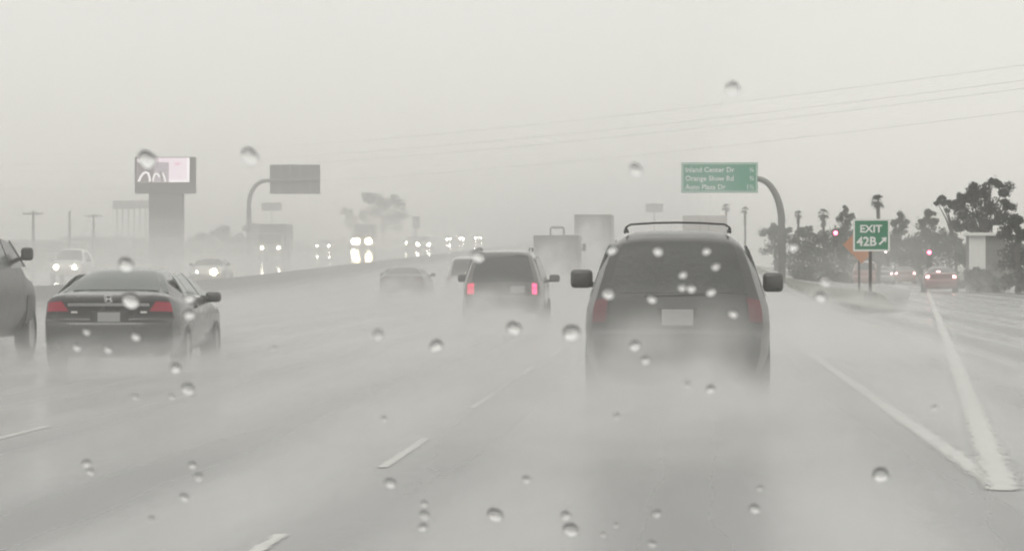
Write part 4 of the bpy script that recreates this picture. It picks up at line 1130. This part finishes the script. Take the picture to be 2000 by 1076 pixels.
def wake(cx, cy_, cz, sx, sy, sz, dens, label, scale=3.4):
    me = bpy.data.meshes.new("tyre_spray"); _bm.to_mesh(me)
    o = link("tyre_spray", me, wake_mat("wake_%d" % len(bpy.data.materials), dens, scale)); o.location = (cx, cy_, cz); o.scale = (sx, sy, sz)
    tag(o, label, kind='stuff', group="spray thrown up behind vehicles")
wake(-.1, 34.2, .0, 2.0, 5.5, 1.40, .34, "spray cloud behind the charcoal SUV's wheels")
wake(-1.4, 31.0, .0, 2.4, 6.0, .8, .10, "spray drifting off the charcoal SUV's left side")
wake(1.5, 33.0, .0, 1.5, 6.0, .8, .08, "spray drifting off the charcoal SUV's right side")
wake(-7.6, 45.9, .0, 1.9, 4.0, .80, .22, "spray cloud behind the black sedan's wheels")
wake(-6.6, 48.5, .0, 1.0, 5.0, .80, .34, "spray along the black sedan's right side")
wake(-11.0, 50.5, .0, 1.8, 6.0, 1.15, .30, "spray cloud beside the pickup's wheels")
wake(-4.1, 77.0, .0, 1.8, 6.5, 1.35, .36, "spray cloud behind the boxy grey SUV")
wake(-7.9, 126.5, .0, 1.9, 8.0, 1.5, .35, "spray cloud behind the pale crossover")
wake(-11.1, 138.5, .0, 2.0, 7.0, 1.5, .28, "spray cloud behind the dim dark sedan")
wake(at(1086, 500, 194).x, 188.0, .4, 2.2, 10.0, 3.2, .17, "spray cloud behind the box truck with the hoop")
wake(at(1158, 500, 250).x, 244.0, 1.2, 2.2, 10.0, 4.6, .26, "spray cloud behind the tall grey trailer")
wake(10.5, 170, .0, 6.0, 60, 5.0, .010, "mist drifting off the freeway over the gore bank", 4)
wake(-72, 520, 3.0, 36, 150, 14.0, .006, "rain mist on the far left horizon", 3)
wake(-32, 220, .6, 13, 115, 4.4, .012, "mist over the oncoming lanes", 4)
wake(5.0, 115, .0, 4.2, 18, 1.1, .085, "low mist rolling over the gore island", 3)
wake(-.3, 27.5, .0, 2.3, 6.5, .55, .10, "low mist trailing on the road well behind the charcoal SUV", 3)
wake(-2.0, 62, .0, 6.5, 26, 1.0, .030, "ragged mist billowing across the middle lanes", 3.2)
wake(2.4, 58, .0, 2.2, 16, 1.0, .16, "low mist over the near gore lines", 3)
wake(-4.0, 52, .0, 3.4, 14, .7, .05, "low mist between the sedan and the SUV", 3)
wake(-.1, 36.9, .0, 1.35, 1.6, .62, 1.1, "dense splash round the charcoal SUV's rear wheels", 3)
wake(-7.7, 47.7, .0, 1.3, 1.5, .50, .9, "dense splash round the black sedan's rear wheels", 3)
wake(-11.1, 52.4, .0, 1.6, 4.0, .70, .7, "dense splash round the pickup's wheels", 3)
wake(-4.1, 79.3, .0, 1.3, 1.8, .75, 1.0, "dense splash round the boxy grey SUV's rear wheels", 3)
_bm.free()

# ------------------------------------------------------------------ windscreen and raindrops
TILT = R(45); PY = .72     # pane plane: z = H0 + (Y - PY)*tan(TILT), leaning back towards the driver
nrm = Vector((0, math.sin(TILT), math.cos(TILT)))   # outward: forward and up
nrm = Vector((0, math.sin(TILT), math.cos(TILT)))
# plane through (0,PY,H0) with slope running down and forward
def pane_hit(px, py):
    d = ray(px, py); P0 = Vector((0, PY, H0)); C0 = Vector((0, 0, H0))
    return C0 + d*((P0-C0).dot(nrm)/d.dot(nrm))
ux = Vector((1, 0, 0)); uy = nrm.cross(ux).normalized()
if uy.z < 0: uy = -uy
gm = bpy.data.materials.new("clear_windscreen_glass"); gm.use_nodes = True; gm.node_tree.nodes.clear()
go = gm.node_tree.nodes.new("ShaderNodeOutputMaterial"); gt = gm.node_tree.nodes.new("ShaderNodeBsdfTransparent")
gt.inputs[0].default_value = (1, 1, 1, 1); gm.node_tree.links.new(gt.outputs[0], go.inputs["Surface"])
P0 = Vector((0, PY, H0)); v = []; f = []
for t in (-.0052, -.0002):
    for j in range(9):
        for i in range(13):
            v.append(P0 + ux*(-.62+1.24*i/12) + uy*(-.42+.84*j/8) + nrm*t)
for j in range(8):
    for i in range(12):
        k = j*13+i; f.append((k, k+13, k+14, k+1)); f.append((117+k, 117+k+1, 117+k+14, 117+k+13))
ring = [i for i in range(13)] + [13*j+12 for j in range(1, 9)] + [104+i for i in range(11, -1, -1)] + [13*j for j in range(7, 0, -1)]
for a, c_ in zip(ring, ring[1:]+ring[:1]): f.append((a, c_, 117+c_, 117+a))
o = link("windscreen", mesh_of("windscreen", v, f), gm); tag(o, "clear windscreen pane the raindrops sit on", "windscreen")

wm = bpy.data.materials.new("rain_water"); wm.use_nodes = True
pbs = wm.node_tree.nodes["Principled BSDF"]; pbs.inputs["Base Color"].default_value = (1, 1, 1, 1); pbs.inputs["Roughness"].default_value = 0
pbs.inputs["Transmission Weight"].default_value = 1; pbs.inputs["IOR"].default_value = 1.33
def drop_mesh(seed, flat=False):
    rnd = random.Random(seed); n = 20; K = 7; v = []; f = []
    ph = [rnd.uniform(0, 6.28) for _ in range(3)]; am = [rnd.uniform(.0, .06) for _ in range(3)]
    hgt = .20 if flat else rnd.uniform(.30, .46)
    for i in range(K):
        a = math.pi/2*i/(K-1) 
        for j in range(n):
            q = 2*math.pi*j/n; wob = 1+sum(am[m_]*math.cos((m_+2)*q+ph[m_]) for m_ in range(3))
            rr = math.cos(a)*wob if i < K-1 else 0.0
            v.append((rr*math.cos(q), rr*math.sin(q), hgt*math.sin(a)))
    for i in range(K-1):
        for j in range(n):
            k = i*n
            if i == K-2: f.append((k+j, k+(j+1) % n, (K-1)*n))
            else: f.append((k+j, k+(j+1) % n, k+n+(j+1) % n, k+n+j))
    v = v[:(K-1)*n+1]
    f.append(tuple(range(n-1, -1, -1)))
    me = mesh_of("raindrop", v, f)
    for p_ in me.polygons: p_.use_smooth = len(p_.vertices) < 5
    me.materials.append(wm); return me
DM = [drop_mesh(i) for i in range(5)]; DF = drop_mesh(9, True)
drops = [
 (1431,175,15,"faint raindrop high in the sky above the green overhead sign"),
 (488,305,17,"soft raindrop in the sky left of the grey sign back"),
 (287,312,18,"large raindrop covering the LED billboard's upper left corner"),
 (1242,332,13,"raindrop in the sky left of the green overhead sign"),
 (246,517,15,"raindrop on the top edge of the black sedan's roof"),
 (255,587,17,"big bright raindrop over the black sedan's chrome strip"),
 (370,581,11,"raindrop over the sedan's side window, upper of a close pair"),
 (370,614,11,"raindrop below the sedan's side window, lower of a close pair"),
 (367,759,13,"raindrop below the black sedan's rear wheel"),
 (343,719,11,"raindrop at the black sedan's right rear bumper corner"),
 (1116,650,17,"big bright raindrop touching the charcoal SUV's left side"),
 (1004,641,14,"raindrop just below the boxy grey SUV's bumper"),
 (852,675,13,"raindrop on open road left of the boxy grey SUV's wake"),
 (738,653,11,"faint raindrop on open road farthest left of the boxy SUV"),
 (1720,927,16,"big clear raindrop left of the white gore lines' tip"),
 (1115,1034,15,"large raindrop at the bottom edge below the charcoal SUV"),
 (967,1005,15,"large lone raindrop near the bottom centre of the view"),
 (1105,1006,10,"small raindrop just above the large one at the bottom edge"),
 (829,1005,10,"middle raindrop of a vertical trio under the white dash"),
 (826,1029,9,"lowest raindrop of a vertical trio under the white dash"),
 (828,983,7,"topmost raindrop of a vertical trio under the white dash"),
 (762,943,11,"raindrop touching the near end of the white lane dash"),
 (1028,936,8,"small raindrop right of the white lane dash on grey road"),
 (388,931,9,"lower raindrop of a diagonal pair beneath the sedan's reflection"),
 (376,908,8,"upper raindrop of a diagonal pair beneath the sedan's reflection"),
 (169,905,9,"upper raindrop of a touching pair at lower left"),
 (176,921,8,"lower raindrop of a touching pair at lower left"),
 (360,971,9,"raindrop under the diagonal pair at lower left"),
 (1283,1002,9,"raindrop near the bottom edge under the charcoal SUV's plate"),
 (1474,993,10,"raindrop near the bottom edge left of the gore tip"),
 (1484,953,6,"tiny raindrop just above another near the bottom left of the gore tip"),
 (1240,675,11,"raindrop on the charcoal SUV's bumper left of its plate"),
 (1261,703,9,"smaller raindrop below the one on the SUV's left bumper"),
 (1188,573,12,"bright ring raindrop over the charcoal SUV's left taillight"),
 (1273,584,9,"ring raindrop upper left of the charcoal SUV's plate"),
 (1389,570,9,"ring raindrop upper right of the charcoal SUV's plate"),
 (1432,612,9,"ring raindrop right of the charcoal SUV's plate"),
 (1350,563,9,"right raindrop of a close pair above the SUV's plate"),
 (1332,561,8,"left raindrop of a close pair above the SUV's plate"),
 (1334,536,8,"raindrop on the middle of the SUV's rear window"),
 (1285,490,10,"raindrop on the upper left of the SUV's rear window"),
 (1195,488,10,"raindrop at the left edge of the SUV's rear window"),
 (1380,490,8,"raindrop on the upper right of the SUV's rear window"),
 (1398,520,8,"raindrop on the right of the SUV's rear window below another"),
 (1388,760,9,"raindrop in the spray below the SUV's right bumper"),
 (1603,580,11,"raindrop over the bank left of the EXIT sign's post"),
 (1612,549,11,"faint raindrop over the bank above another left of the EXIT post"),
 (1549,482,10,"raindrop ring over the bush right of the sign pole"),
 (933,500,13,"raindrop over the boxy grey SUV's upper left roof corner"),
 (265,657,9,"raindrop on the black sedan's bumper right of centre"),
 (150,678,8,"raindrop on the black sedan's bumper at its left"),
 (211,682,8,"raindrop on the black sedan's bumper centre low down"),
 (169,648,7,"raindrop on the black sedan's bumper under its left taillight"),
 (1274,1061,8,"raindrop cut close to the bottom edge right of centre"),
 (1203,1025,5,"tiny raindrop right of the large one at the bottom edge"),
 (1178,1043,5,"tiny raindrop nearest the large one at the bottom edge"),
 (1825,796,6,"tiny raindrop beside the right gore line"),
 (535,680,5,"tiny raindrop on bare road right of the black sedan"),
 (750,818,6,"tiny raindrop above the white lane dash"),
 (295,1013,7,"faint raindrop at lower left near the bottom edge"),
 (264,775,6,"tiny raindrop in the sedan's reflection, left one"),
 (336,775,6,"tiny raindrop in the sedan's reflection, right one"),
 (1342,750,7,"faint raindrop under the SUV's bumper centre"),
 (1205,812,7,"faint raindrop in the spray below the SUV's left wheel"),
]
bas = Matrix((ux, uy, nrm)).transposed()
for i, (px, py, rp, lb) in enumerate(drops):
    p = pane_hit(px, py); rr = rp*p.y/F
    o = bpy.data.objects.new("raindrop", DF if ("faint" in lb or "sky" in lb) else DM[i % 5]); COL.objects.link(o)
    o.matrix_world = Matrix.Translation(p) @ (bas @ Matrix.Rotation(random.uniform(-.4, .4), 3, 'Z')).to_4x4() @ Matrix.Diagonal((rr, rr*1.36, rr, 1))
    tag(o, lb, "raindrop", "raindrops on the windscreen")
